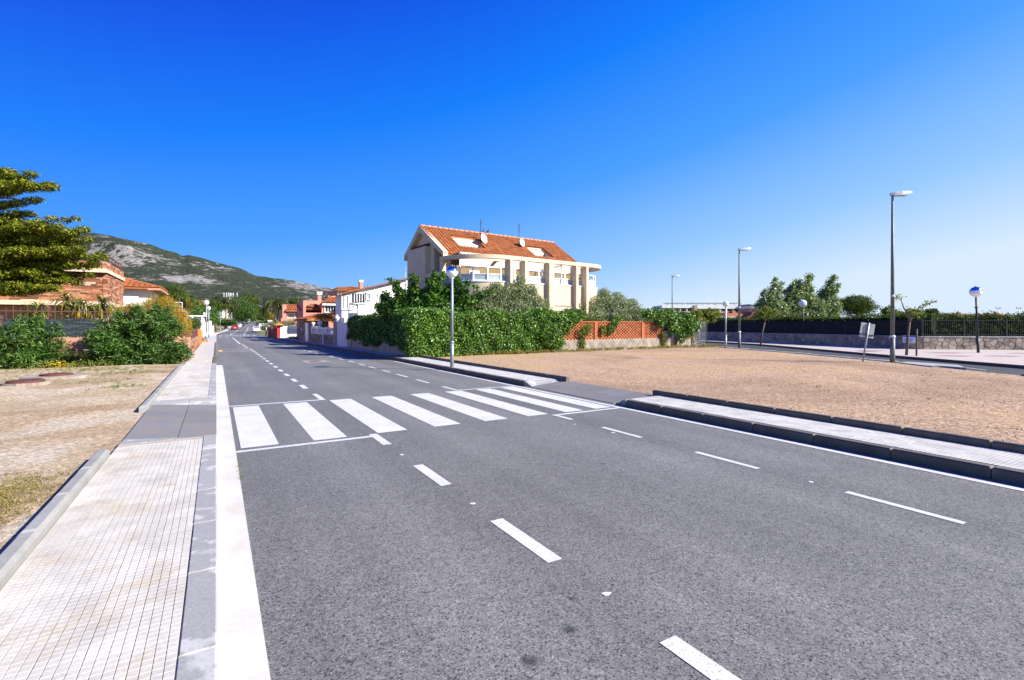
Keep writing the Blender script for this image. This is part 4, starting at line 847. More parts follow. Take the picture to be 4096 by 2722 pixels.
clump('bare_shrub', 'half bare dark shrub behind the left end of the lattice wall', rblobs(8, (-1.3, 1.3, -.4, .4, 1.6, 2.5), (.4, .7), .7, 11), 3500, 'pine', .1, .04, 'shrub', loc=(21.6, 27.4, 0))
tree('lime_tree', 'light green young tree beyond the right end of the lattice wall', (*ray(2795, 44), 0), 1.4, rblobs(10, (-1.9, 2.0, -.6, .6, 1.9, 2.9), (.5, .9), .6, 13), 5500, 'grass', .2, .12, tr=.08)
tree('low_palm', 'low dark palm top in front of the apartment block', (*ray(2690, 75), 0), 1.5, [(0, 0, 3.0, 1.6, 1.6, .9)], 900, 'palm', .9, .12, cat='palm', droop=.4)
# mesh gate beside the wall end
gt = thing('mesh_gate', 'leaning green wire mesh gate at the right end of the lattice wall', 'gate', (32.2, 26.2, 0), ang - .25)
MB().bar((1.35, 0, 0), (1.35, 0, 2.15), .07).build('post', MT['dark_metal'], gt)
mb = MB(); [mb.bar((.0 + .07 * i, 0, .1), (.0 + .07 * i, 0, 2.0), .008) for i in range(19)]; [mb.bar((0, 0, .1 + .12 * i), (1.3, 0, .1 + .12 * i), .008) for i in range(17)]; mb.build('wire_mesh', MT['steel'], gt)
MB().bar((.35, -.06, .05), (.05, -.06, .8), .04).bar((.0, -.06, .3), (.6, -.06, .45), .035).build('brace', MT['steel'], gt)
clump('dry_shrub', 'small dry olive-coloured shrub behind the wire mesh gate', [(0, 0, .5, .5, .4, .5), (.4, 0, .8, .4, .3, .4)], 1800, 'dry', .15, .02, 'shrub', loc=(32.5, 26.8, 0))
# ================================================================== LAMP POSTS
def globe_lamp(px, d, h, label, group, z0=0.0, lean=0.0, capm='cap_metal', r=.235, dark=False, xy=None):
    x, y = xy or ray(px, d); t = thing('globe_lamp_post', label, 'street lamp', (x, y, z0), 0, group); pm = MT['dark_metal' if dark else 'steel']
    t.rotation_euler = (0, lean, -YAW) if lean else (0, 0, -YAW)
    MB().tube([(0, 0, -.05), (0, 0, .95)], .07, 14).build('base_sleeve', pm, t)
    MB().lathe([(.075, .93), (.085, .95), (.085, .99), (.06, 1.02)], 14).build('collar', pm, t)
    MB().tube([(0, 0, .96), (0, 0, h - 2 * r)], [.057, .05], 12).build('pole', pm, t)
    c = h - r
    MB().lathe([(.06, c - r * .98 - .05), (.075, c - r * .97)] + [(r * math.cos(a), c + r * math.sin(a)) for a in [rad(-78 + 8.5 * i) for i in range(10)]], 24).build('globe', MT['globe'], t)
    MB().lathe([(r * 1.012 * math.cos(a), c + r * 1.012 * math.sin(a)) for a in [rad(1 + 8.8 * i) for i in range(11)]], 24).build('cap', MT[capm], t)
    MB().lathe([(.03, c + r - .01), (.028, c + r + .03), (.01, c + r + .05)], 10).build('finial', pm, t); return t
GL = 'globe lamps along the left pavement'
globe_lamp(1808, 19.52, 3.98, 'slim grey lamp post with mirror-capped globe beside the ivy hedge', 'globe lamps by the lots', .14)
globe_lamp(826, 49, 4.1, 'white globe lamp post in front of the orange pillar, largest on the left pavement', GL, .12, capm='plastic')
globe_lamp(835, 62.5, 4.0, 'second largest white globe lamp post on the left pavement', GL, .12, capm='plastic')
for px_, d_, lab in ((817, 97, 'small globe lamp peeping left of the two tallest lamps'), (838, 100, 'small globe lamp just right of the two tallest lamps'), (881, 114, 'globe lamp in front of the white terraced wall'), (911, 150, 'globe lamp behind the red car'), (926, 168, 'leaning globe lamp right of the palm trunk'), (946, 186, 'farthest globe lamp on the left pavement')):
    x, y = ray(px_, d_); globe_lamp(px_, d_, 4.1, lab, GL, zt(y) + .1, capm='plastic')
def mast_lamp(xy, h, label, lean=0, arm=.85, dirn=0.0, sleeve=True):
    t = thing('tall_street_lamp', label, 'street lamp', (*xy, .05), -YAW + dirn, 'tall street lamps along the far road'); t.rotation_euler[1] = lean
    MB().tube([(0, 0, -.1), (0, 0, 1.2)], .098, 14).build('base_sleeve', MT['mast'], t)
    MB().lathe([(.1, 1.18), (.112, 1.2), (.112, 1.24), (.085, 1.28)], 14).lathe([(.08, 3.0), (.09, 3.02), (.09, 3.06), (.08, 3.08)], 14).build('collar', MT['plastic'], t)
    MB().tube([(0, 0, 1.22), (0, 0, h)], [.084, .045], 14).build('pole', MT['mast'], t)
    mb = MB(); R_ = []
    for x, w, zb, zt_ in ((-.1, .05, 0, .1), (.05, .1, -.03, .14), (.35, .15, -.02, .16), (.65, .14, .05, .17), (arm, .05, .12, .16)):
        R_.append([(x, -w, h + zb), (x, w, h + zb), (x, w * .75, h + zt_), (x, -w * .75, h + zt_)])
    mb.loft(R_, False); hd_ = mb.build('lamp_head', M('grey_lamp_housing', (.6, .62, .64), rough=.35, fine=.05) if 'grey_lamp_housing' not in bpy.data.materials else bpy.data.materials['grey_lamp_housing'], t)
    MB().box(.1, .6, -.09, .09, h - .035, h - .02).build('lens', MT['frosted'], t); return t
mast_lamp((26.0, 10.3), 7.55, 'tallest street lamp, at the edge of the red lot')
mast_lamp(ray(2957, 36.5), 7.25, 'middle tall street lamp beside the road behind the lot')
mast_lamp(ray(2689, 58), 7.4, 'thin distant tall street lamp rising behind the climbing shrub')
globe_lamp(2903, 35.8, 3.45, 'pale slim lamp post with small globe at the far edge of the red lot', 'globe lamps by the lots', .05, r=.2, capm='plastic')
globe_lamp(3211, 44, 3.9, 'black lamp post with plain white globe before the long dark hedge', 'globe lamps by the lots', .12, capm='globe', dark=True, r=.32)
t = globe_lamp(3913, 29.5, 3.95, 'leaning dark lamp post with mirror-capped globe near the picture edge', 'globe lamps by the lots', .12, lean=-.04, dark=True, r=.3)
MB().tube([(-.12, 0, 2.7), (.14, 0, 2.78)], .025, 6).lathe([(.07, 2.66), (.07, 2.74)], 10).build('bracket', MT['dark_metal'], t)

# ================================================================== LEFT SIDE: FENCE, BUSHES, HOUSES
fw = thing('fence_wall', 'pink rendered garden wall with spiked railing and dark heather screen', 'fence', (-1.3, 28.4, 0))
MB().box(-16, 0, 0, .2, -.05, 1.24).build('wall', MT['salmon'], fw)
MB().box(-16, -3.1, .03, .06, 1.26, 2.05).build('heather_screen', MT['heather'], fw)
mb = MB()
for i in range(900):
    x = random.uniform(-15.8, -3.2); z = random.uniform(1.28, 2.04); mb.box(x, x + random.uniform(.1, .5), .015, .029, z, z + random.uniform(.006, .014))
stuff(mb.build('heather_stalks', MT['heather'], fw))
mb = MB().bar((-16, .1, 2.38), (0, .1, 2.38), .035).bar((-16, .1, 1.35), (0, .1, 1.35), .035); mb.build('rail', MT['brown_metal'], fw)
sp = [MB().bar((0, .1, 1.26), (0, .1, h), .022).add([(-.011, .089, h), (.011, .089, h), (.011, .111, h), (-.011, .111, h), (0, .1, h + .07)], [(0, 1, 4), (1, 2, 4), (2, 3, 4), (3, 0, 4)]).mesh('spike') for h in (2.46, 2.58)]
for m_ in sp: m_.materials.append(MT['brown_metal'])
for i in range(72): obj('spike', sp[i % 2], None, fw, (-15.9 + .22 * i, 0, 0))
for x in (-13.4, -9.9, -6.37, -2.8): MB().box(x - .06, x + .06, .02, .2, 1.241, 2.2).build('post', MT['brown_metal'], fw)
# walls along the left pavement
w = thing('gate_wall', 'brown stone wall with pink end beside the left pavement', 'wall', (0, 0, 0))
MB().box(-1.75, -1.22, 28.61, 33.0, 0, 1.12).build('wall', MT['salmon'], w)
MB().box(-1.62, -1.3, 33.0, 50, 0, .8).build('core', MT['mortar'], w)
me = None
for r in range(6):
    y = 33.0
    while y < 49.9:
        l = random.uniform(.35, .8); MB().box(-1.31, -1.25 - random.uniform(0, .02), y + .01, min(50, y + l) - .01, .02 + r * .13, .14 + r * .13).build('stone', MT['stonebrick'], w); y += l
mb = MB()
for z in (.92, 1.1, 1.28): mb.box(-1.5, -1.42, 33.1, 50, z, z + .09)
mb.build('rail_board', MT['brown_metal'], w)
for y in (33.1, 38.5, 44, 50): MB().box(-1.56, -1.36, y - .08, y + .08, .8, 1.45).build('post', MT['brown_metal'], w)
w = thing('orange_pillar', 'bright orange rendered pillar and wall by the left pavement', 'wall')
MB().bbox(-1.75, -1.2, 52.0, 53.5, 0, 1.4, .03).build('pillar', MT['orange'], w); MB().box(-1.65, -1.3, 53.5, 60, 0, 1.15).build('wall', MT['orange'], w); MB().box(-1.3, -.7, 56.6, 58.2, .1, .22).build('plinth', MT['orange'], w)
tag(MB().bbox(-1.4, -.95, 29.2, 29.6, .12, .42, .03).build('stone_block', MT['concrete']), 'squat concrete block at the end of the left pavement kerb', 'block')
def oleander(label, blobs, n, loc, flowers=0):
    t = thing('oleander', label, 'shrub', loc, 0, 'oleanders before the pink wall'); mb = MB()
    base_ = list(blobs)
    for b in base_:
        for _ in range(7):
            v = Vector((random.gauss(0, 1), random.gauss(0, 1), random.gauss(.2, .8))).normalized(); r_ = random.uniform(.1, .2); blobs = blobs + [(b[0] + v.x * b[3] * 1.15, b[1] + v.y * b[4] * 1.15, max(.15, b[2] + v.z * b[5] * 1.25), r_, r_, r_ * 1.2)]
    P, N = blob_pts(blobs, n // 7, .7); k = 7
    P2 = np.repeat(P, k, 0) + .035 * RNG.normal(size=(len(P) * k, 3)); A2 = np.repeat(unit(N + np.array([0, 0, .4])), k, 0)
    dirs = unit(A2 * .55 + rdir(len(P2))); nn = unit(np.cross(dirs, rdir(len(P2))) + np.array([.25, -.3, .55]))
    leaf_mesh('foliage', P2, nn, .2, .036, L['oleander'], t, .15, dirs * 3, .12)
    for b in base_: limb(mb, (b[0] * .35, b[1] * .3, 0), (b[0], b[1], b[2] + b[5] * .4), .03, .008, 6)
    mb.build('stems', MT['bark'], t)
    if flowers:
        P, N = blob_pts(blobs, flowers, .05); leaf_mesh('blossom', P, N, .06, .06, bpy.data.materials.get('blossom_white') or leafmat('blossom_white', (.6, .55, .5), (.75, .7, .68), .1, .7, .3), t)
    return t
oleander('oleander bush cut by the left picture edge', [(0, 0, 1.5, .6, .5, .5), (-.3, -.1, .8, .7, .5, .5), (-.3, -.3, .35, .7, .4, .35), (.3, -.2, .7, .5, .4, .3), (.2, 0, 1.9, .4, .4, .3)], 4200, (-9.4, 27.7, 0))
oleander('mid-sized oleander bush before the heather screen', [(0, 0, 1.4, .55, .4, .45), (-.2, -.2, .9, .75, .5, .5), (.4, -.2, .7, .7, .5, .5), (-.1, -.4, .35, .8, .5, .35), (.75, -.1, 1.2, .35, .3, .4), (.1, 0, 1.8, .35, .3, .3), (-.7, -.1, 1.1, .3, .3, .4), (.8, -.2, .5, .5, .4, .4)], 9000, (-6.65, 27.6, 0))
oleander('largest oleander bush hiding the fence corner', [(0, 0, 1.2, 1.0, .7, .8), (.9, .1, 1.4, .8, .7, .75), (-.8, -.1, .9, .7, .6, .6), (.3, -.5, .5, 1.0, .5, .5), (1.2, -.4, .5, .6, .5, .5), (.3, 0, 1.9, .7, .6, .5), (-.5, 0, 1.6, .5, .5, .5), (1.1, .1, 2.0, .5, .5, .45), (.8, -.6, .3, .7, .35, .3), (-.6, -.4, .4, .5, .35, .4)], 26000, (-3.2, 27.35, 0), 26)
oleander('low oleander sprig spilling over the pavement end', [(0, 0, .35, .4, .3, .3), (.2, .1, .55, .25, .25, .25)], 1500, (-1.55, 26.5, .1))
def rosette(t, c, n, l, w_, leaf, up0=.2, up1=1.3, sag=.5, name='leaf_rosette'):
    st = []
    for i in range(n):
        a = random.uniform(0, 2 * PI); e = random.uniform(up0, up1); L0 = l * random.uniform(.7, 1.1); p = Vector(c); pts = [tuple(p)]; dh = Vector((math.cos(a), math.sin(a), 0))
        for k in range(5):
            ek = e - sag * (k + .5) ** 1.4 * .28; p = p + (dh * math.cos(ek) + Vector((0, 0, math.sin(ek)))) * (L0 / 5); pts.append(tuple(p))
        st.append((pts, w_, random.random()))
    return strap_mesh(name, st, L[leaf], t)
t = thing('yucca', 'small bright green spiky plant between two oleanders', 'plant', (-4.72, 27.1, .05)); rosette(t, (0, 0, .25), 34, .85, .07, 'yucca', .1, 1.35, .55); MB().tube([(0, 0, -.05), (0, 0, .3)], [.06, .05], 8).build('stem', MT['bark'], t)
for px_, d_, h_, lab in ((408, 27.0, 2.95, 'cordyline with drooping straps in front of the stone house corner'), (330, 26.6, 2.75, 'bushy cordyline left of the drooping one'), (268, 26.8, 3.1, 'tall cordyline under the cypress boughs'), (150, 26.4, 2.6, 'leftmost cordyline beneath the lowest cypress bough')):
    x, y = ray(px_, d_); t = thing('cordyline', lab, 'plant', (x, y, 0), 0, 'cordylines behind the fence')
    MB().tube([(0, 0, 0), (.05, 0, h_ * .5), (0, 0, h_)], [.11, .09, .08], 9).build('stem', MT['pale_bark'], t)
    rosette(t, (0, 0, h_), 80, 1.0, .06, 'yucca', -.2, 1.4, .75); rosette(t, (0, 0, h_ - .12), 46, 1.0, .055, 'dry', -1.0, .2, .8, 'dead_leaves'); rosette(t, (.3, .1, h_ - .45), 36, .8, .05, 'yucca', -.2, 1.3, .7, 'side_rosette')
clump('flower_patch', 'small yellow flowers at the foot of the pink wall', [(0, 0, .12, .45, .2, .15), (.6, 0, .1, .3, .15, .1), (-2.9, .2, .1, .3, .2, .12)], 260, 'yellow', .05, .05, 'flowers', loc=(-5.6, 26.9, .05), stems=False)
clump('ground_shrub', 'low leafy weeds below the oleanders', [(0, 0, .1, 1.0, .3, .18), (1.4, .1, .12, .7, .3, .2), (-2.2, .2, .12, .9, .25, .18), (-4, .3, .1, .8, .25, .15)], 2600, 'grass', .1, .04, 'shrub', loc=(-4.3, 26.75, .05), stems=False)
# dry broom and the shrubs beyond it
t = clump('dry_broom', 'tall yellowish dry broom rising behind the big oleander', [(0, 0, 2.3, .9, 1.0, .7), (-.9, .3, 2.5, .9, .9, .5), (.3, .5, 1.9, .8, 1.3, .8), (.3, 2.0, 1.6, .8, 1.4, .9), (-.3, 1, 2.9, .7, .8, .45), (.2, 1.8, 2.4, .6, .8, .4), (-1.6, 0, 2.5, .7, .7, .35)], 17000, 'dry', .24, .022, 'shrub', loc=(-2.35, 32.0, 0), spread=1.0)
st = []
for i in range(90):
    x, y = random.gauss(-.1, .75), random.gauss(.7, .8); l = random.uniform(.7, 1.25); a = random.uniform(-.2, .5); st.append(([(x, y, 2.5), (x + a * .4, y, 2.5 + l * .6), (x + a, y, 2.5 + l)], .03, random.random()))
stuff(strap_mesh('dry_canes', st, L['dry'], t))
clump('round_shrub', 'clipped green shrub above the orange pillar', rblobs(9, (-.4, .6, -1.5, 1.5, 1.5, 2.2), (.5, .75), .8, 21), 5000, 'box', .12, .07, 'shrub', loc=(-2.2, 58.5, 0))
# stone-clad house
CX, CY = -5.7, 38.0
sh = thing('stone_house', 'brown stone-clad house with cream bands and roof terrace behind the cypress', 'house', (CX, CY, 0))
MB().box(-12, -.14, .14, 6.4, 3.18, 4.9).box(-12, -.14, .14, 6.4, 5.12, 5.5).build('core', MT['mortar'], sh)
MB().bbox(-12.1, .1, -.35, 6.5, 4.9, 5.12, .01).build('cream_band', MT['cream'], sh); MB().bbox(-12, .04, -.04, 6.45, 2.93, 3.18, .01).build('cream_band', MT['cream'], sh)
def courses(parent, axis, a0, a1, fixed, z0, z1, h=.085, depth=.14, cnt=300):
    z = z0; n_ = 0
    while z < z1 - .03:
        a = a0
        while a < a1 - .02:
            l = random.uniform(.25, .75); b = min(a + l, a1); o_ = random.uniform(.0, .035); mb = MB()
            if axis == 'x': mb.box(a, b - .012, fixed - o_, fixed + depth, z, z + h - .012)
            else: mb.box(fixed - depth, fixed + o_, a, b - .012, z, z + h - .012)
            mb.build('stone', MT['stonebrick'], parent); a = b; n_ += 1
        z += h
courses(sh, 'y', 0, 6.4, 0, 3.18, 4.88, .106); courses(sh, 'x', -4.2, -.15, 0, 3.18, 4.88, .106)
courses(sh, 'y', -.3, 6.4, .02, 5.12, 5.56, .11); courses(sh, 'x', -4.2, -.15, -.3, 5.12, 5.56, .11)
MB().box(-12, -4.21, .0, .14, 3.18, 4.89).box(-12, -4.21, -.3, .14, 5.12, 5.55).build('render', MT['stonebrick'], sh)
for x, y in ((-.15, .15), (-2.6, .1), (-.15, 5.9)): MB().box(x - .12, x + .12, y - .12, y + .12, 0, 2.93).build('post', MT['brown_metal'], sh)
MB().box(-12, -.6, 2.0, 6.3, 0, 2.93).build('ground_floor_wall', MT['cream'], sh); MB().box(-12, -3.2, .3, 1.99, 0, 1.9).build('orange_wall', MT['orange'], sh)
mb = MB().bar((-.1, .3, 6.05), (-.1, 6.4, 6.05), .07).bar((-.1, .3, 5.8), (-.1, 6.4, 5.8), .05); [mb.bar((-.1, .3 + 1.22 * i, 5.5), (-.1, .3 + 1.22 * i, 6.05), .05) for i in range(6)]; mb.build('terrace_rail', MT['brown_metal'], sh)
MB().box(-12.5, -4.6, 2.6, 9.5, 5.51, 6.8).build('upper_storey', MT['pink'], sh)
mb = MB().add([(-13, 2.0, 7.9), (-8.5, 2.0, 7.9), (-4.0, 2.0, 6.5), (-4.0, 10, 6.5), (-8.5, 10, 7.9), (-13, 10, 7.9), (-8.5, 2.0, 7.75), (-4.0, 2.0, 6.35)], [(1, 2, 3, 4), (0, 1, 4, 5), (1, 2, 7, 6)]).build('roof', MT['tile_roof'], sh)
tile_slope(mb, (-4.0, 2.0, 6.5), (0, 1, 0), (-4.5, 0, 1.4), None, 28, 12, .28, .38, cap=60)
MB().xprism([(2.6, 6.8), (9.4, 6.8), (9.4, 6.95), (2.6, 6.95)], -12, -8).build('cornice', MT['pink'], sh)
# cream house behind
ch = thing('cream_house', 'small cream house with hipped tile roof and outside stair behind the stone house', 'house', (-5.0, 54.5, 0))
MB().box(-7, 0, 0, 7, 0, 5.05).build('wall', MT['white'], ch)
rf = MB().add([(-7.5, -.7, 5.05), (.7, -.7, 5.05), (.7, 7.7, 5.05), (-7.5, 7.7, 5.05), (-6, 3.5, 6.3), (-3.3, 3.5, 6.3), (-7.5, -.7, 4.93), (.7, -.7, 4.93), (.7, 7.7, 4.93), (-7.5, 7.7, 4.93)], [(0, 1, 5, 4), (1, 2, 5), (2, 3, 4, 5), (3, 0, 4), (9, 8, 7, 6), (0, 6, 7, 1), (1, 7, 8, 2)]).build('roof', MT['tile_roof'], ch)
tile_slope(rf, (-7.3, -.7, 5.07), (1, 0, 0), (0, 4.2, 1.25), None, 20, 11, .4, .4, mask=lambda x, y: y < 4.3 and x < 8.0 - y * .85, cap=120); tile_slope(rf, (.7, -.7, 5.07), (0, 1, 0), (-4, 0, 1.25), None, 20, 10, .42, .4, mask=lambda x, y: y < min(x, 8.4 - x) * .98, cap=80)
MB().box(-.2, .75, -.76, -.705, 4.86, 5.02).box(.705, .76, -.7, 7.7, 4.86, 5.02).build('gutter', MT['salmon'], ch)
MB().box(-.4, 2.8, -8, -1.2, 0, 2.95).build('terrace_wall', MT['salmon'], ch)
mb = MB().bar((-.3, -7.9, 3.55), (2.7, -7.9, 3.55), .05).bar((-.3, -7.9, 3.25), (2.7, -7.9, 3.25), .04).bar((-.3, -7.9, 3.55), (-2.4, -8.3, 1.9), .05); [mb.bar((-.3 + 1.0 * i, -7.9, 2.95), (-.3 + 1.0 * i, -7.9, 3.55), .04) for i in range(4)]; mb.build('stair_rail', MT['white_frame'], ch)
mb = MB(); [mb.box(-2.4 + .26 * i, -.42, -8.0, -7.0, 1.2 + .2 * i, 1.4 + .2 * i) for i in range(8)]; mb.build('stair', MT['cream'], ch)

# ---- the big cypress on the left
def cyp():
    bx, by = ray(-130, 25); t = thing('cypress', 'large spreading cypress with layered yellow-green boughs at the left edge', 'tree', (bx, by, 0)); mb = MB()
    mb.tube([(0, 0, -.1), (.05, 0, 2), (0, .1, 5), (-.1, 0, 7.5), (-.1, 0, 9.3)], [.32, .27, .2, .12, .04], 10); mb_l = []
    B = []
    def bough(tx, ty, d_, th, n, z_in, w0=.75, w1=.3):
        e = at(tx, ty, d_) - Vector((bx, by, 0)); s = Vector((0, 0, z_in)); limb(mb, s, e.lerp(s, .12) + Vector((0, 0, -.25)), .06, .012, 7, .06)
        for i in range(n):
            f = .12 + .88 * (i + .5) / n; p = s.lerp(e, f) + Vector((0, random.uniform(-.5, .5) * (1 - .5 * f), random.uniform(-.1, .1))); r = w0 + (w1 - w0) * f; B.append((p.x, p.y, p.z, r, r * 1.15, th * .72 * (1 - .5 * f)))
    bough(225, 742, 24.0, .5, 9, 8.6); bough(140, 700, 24.3, .42, 6, 8.9); bough(172, 793, 24.4, .3, 7, 7.6, .6, .25); bough(60, 690, 24.6, .4, 5, 9.2); bough(120, 735, 23.6, .45, 7, 8.4)
    bough(322, 876, 25.0, .3, 9, 6.6, .6, .2); bough(352, 928, 24.0, .5, 12, 6.3, .8, .3); bough(240, 900, 23.4, .5, 9, 6.3); bough(150, 905, 24.4, .5, 7, 6.6); bough(60, 880, 24.4, .5, 5, 6.8); bough(130, 850, 24.8, .4, 6, 6.9)
    bough(422, 1024, 24.2, .42, 13, 5.0, .7, .25); bough(330, 1000, 23.6, .5, 11, 5.2); bough(280, 980, 24.8, .55, 9, 5.4); bough(200, 1010, 23.6, .6, 8, 5.2, .9, .45); bough(110, 1010, 23.6, .6, 7, 5.2, .9, .5); bough(230, 960, 24, .5, 8, 5.7)
    bough(380, 1098, 24.5, .3, 10, 4.3, .55, .22); bough(300, 1060, 24.2, .5, 10, 4.6); bough(160, 1090, 23.6, .5, 8, 4.2, .8, .4); bough(250, 1085, 24, .4, 8, 4.3)
    bough(232, 1158, 23.4, .42, 11, 3.6, .75, .3); bough(150, 1150, 23.2, .45, 8, 3.6, .8, .4); bough(80, 1160, 23.4, .5, 6, 3.4, .8, .5); bough(40, 1040, 23.8, .7, 5, 4.8, 1, .6); bough(400, 1060, 24.6, .45, 11, 4.7, .7, .3); bough(330, 1125, 24.6, .4, 9, 4.0, .65, .3); bough(280, 1120, 24, .45, 9, 4.0, .7, .3); bough(370, 960, 24.6, .35, 10, 5.8, .6, .25)
    mb.build('trunk', MT['bark'], t)
    P, N = blob_pts(B, 175000, .55); N = unit(N + np.array([.1, -.1, .5])); leaf_mesh('crown', P, N, .13, .05, L['cypress'], t, .6, unit(N * 1.0 + np.array([.5, -.2, .25])), 0)
cyp()
# ================================================================== RIGHT SIDE OF THE STREET
def Xat(px, Y): c = (px - 2048) / FPX; return Y * (c * math.cos(YAW) + math.sin(YAW)) / (math.cos(YAW) - c * math.sin(YAW))
def Zat(px, py, Y): c = (px - 2048) / FPX; return EYE + (1300 - py) / FPX * Y / (math.cos(YAW) - c * math.sin(YAW))
def BW(Y): return float(np.interp(Y, [24.6, 38.2, 55, 69, 76], [8.75, 8.42, 7.75, 7.45, 7.2]))
w = thing('grey_wall', 'plain pale grey wall between ivy hedge and stone property', 'wall')
MB().prism([(BW(38.25), 38.25), (BW(38.25) + .2, 38.25), (BW(41.6) + .2, 41.6), (BW(41.6), 41.6)], .1, 1.95).build('wall', MT['white'], w)
MB().prism([(BW(41.5) - .12, 41.3), (BW(41.5) + .3, 41.3), (BW(42) + .3, 42.0), (BW(42) - .12, 42.0)], .1, 2.0).build('stone_pier', MT['stone'], w)
sp_ = thing('stone_property_wall', 'rough stone street wall with white door, balustrade and tiled porch', 'wall')
def swall(Y0, Y1, z0, z1, mat, name, off=0, th=.25): return MB().prism([(BW(Y0) + off, Y0), (BW(Y0) + off + th, Y0), (BW(Y1) + off + th, Y1), (BW(Y1) + off, Y1)], z0, z1).build(name, MT[mat], sp_)
swall(42.02, 58, .1, .95, 'stone', 'wall'); swall(51.2, 58.01, .96, 2.15, 'stone', 'porch_wall', .0, 1.6)
for i in range(70):
    Y = random.uniform(42.1, 57.5); z = random.uniform(.14, .8); l = random.uniform(.25, .6); MB().prism([(BW(Y) - .03, Y), (BW(Y) + .02, Y), (BW(Y + l) + .02, Y + l), (BW(Y + l) - .03, Y + l)], z, z + random.uniform(.12, .25)).build('stone', MT['stone'], sp_)
d = swall(52.5, 54.0, .12, 2.0, 'plastic', 'door', -.05, .06)
for k in range(8): swall(52.6, 53.9, .25 + .22 * k, .42 + .22 * k, 'white_frame', 'door_panel', -.07, .04).parent = d
rf = MB().add([(BW(50.6) - .5, 50.6, 2.3), (BW(58.4) - .5, 58.4, 2.3), (BW(58.4) + 2, 58.4, 2.9), (BW(50.6) + 2, 50.6, 2.9), (BW(50.6) - .5, 50.6, 2.18), (BW(58.4) - .5, 58.4, 2.18), (BW(58.4) + 2, 58.4, 2.2), (BW(50.6) + 2, 50.6, 2.2)], [(0, 1, 2, 3), (0, 4, 5, 1), (3, 7, 4, 0), (4, 7, 6, 5), (2, 6, 7, 3)]).build('porch_roof', MT['tile_roof'], sp_)
tile_slope(rf, (BW(58.4) - .5, 58.4, 2.31), (-(BW(58.4) - BW(50.6)) * -1 * -1, -7.8, 0), (2.5, 0, .6), None, 26, 6, .3, .42, cap=150)
swall(42.05, 51, 1.42, 1.54, 'plastic', 'balustrade_rail', -.03, .3); swall(42.05, 51, .955, 1.02, 'plastic', 'balustrade_base', -.03, .3)
bal = MB().lathe([(.05, 0), (.06, .03), (.035, .06), (.065, .16), (.06, .22), (.03, .33), (.055, .37), (.05, .4)], 10).mesh('baluster'); bal.materials.append(MT['plastic'])
for i in range(36):
    Y = 42.3 + .245 * i
    if i % 12 != 11: obj('baluster', bal, None, sp_, (BW(Y) + .12, Y, 1.02))
for Y in (45.0, 48.0, 50.9): MB().prism([(BW(Y) - .06, Y - .18), (BW(Y) + .3, Y - .18), (BW(Y) + .3, Y + .18), (BW(Y) - .06, Y + .18)], .96, 1.6).build('pedestal', MT['plastic'], sp_)
for Y, z, r, lab in ((48.0, 1.6, .3, 'white round stone urn in the middle of the balustrade'), (50.9, 1.6, .26, 'white stone urn beside the tiled porch'), (41.65, 2.0, .26, 'white pineapple-shaped finial on the stone pier'), (56.3, 1.0, .22, 'white statue-like finial in front of the porch wall')):
    o = MB().lathe([(r * .6, 0), (r * .65, .04), (r * .3, .1), (r * .35, .16), (r, .38), (r * 1.02, .5), (r * .6, .62), (r * .35, .66), (r * .4, .72), (r * .05, .8)], 16).build('stone_urn', MT['plastic']); o.location = (BW(Y) + .1, Y, z); o.scale = (.72, .72, .8); tag(o, lab, 'urn', 'white urns on the stone property wall')
o = MB().box(-.04, .04, -.12, .12, 0, 1.1).build('letter_post', MT['plastic']); o.location = (BW(45.5) - .14, 45.5, .14); tag(o, 'slim white post against the rough stone wall', 'post')
# chain-link front and white cross wall, red gate
f = thing('wire_fence', 'thin metal posts with wire before the white boundary wall', 'fence')
for i in range(8): Y = 58.6 + 1.45 * i; MB().tube([(BW(Y) + .02, Y, .1), (BW(Y) + .02, Y, 1.35)], .03, 6).build('post', MT['dark_metal'], f)
mb = MB(); [mb.bar((BW(58.6), 58.6, z), (BW(68.7), 68.7, z), .008) for z in (.4, .7, 1.0, 1.3)]; mb.build('wires', MT['steel'], f)
tag(MB().box(6.95, 11.5, 68.9, 69.15, 0, 1.62).build('boundary_wall', MT['white']), 'sunlit white boundary wall beyond the wire fence', 'wall')
tufts('plot_grass', [(BW(Y) + random.uniform(.2, 1.5), Y, .05, 2.0) for Y in [random.uniform(59, 68.5) for _ in range(120)]], .18, 'drygrass', 6, .02)
rw = thing('red_gate_wall', 'dark red wall with pillar and orange pyramid cap at the street corner', 'wall')
MB().prism([(6.62, 69.6), (6.85, 69.6), (6.4, 77), (6.15, 77)], .1, 1.3).build('wall', MT['red'], rw)
MB().box(6.6, 7.15, 68.95, 69.55, .1, 1.72).build('pillar', MT['red'], rw); MB().add([(6.3, 68.6, 1.73), (7.45, 68.6, 1.73), (7.45, 69.9, 1.73), (6.3, 69.9, 1.73), (6.6, 68.95, 1.92), (7.15, 68.95, 1.92), (7.15, 69.55, 1.92), (6.6, 69.55, 1.92), (6.87, 69.25, 2.12)], [(3, 2, 1, 0), (0, 1, 5, 4), (1, 2, 6, 5), (2, 3, 7, 6), (3, 0, 4, 7), (4, 5, 8), (5, 6, 8), (6, 7, 8), (7, 4, 8)]).build('pyramid_cap', MT['orange'], rw)
for i in range(5): Y = 70.3 + 1.3 * i; x = 6.65 - .065 * (Y - 69.6); MB().box(x, x + .15, Y, Y + .5, 1.3, 1.72).build('merlon', MT['red'], rw)
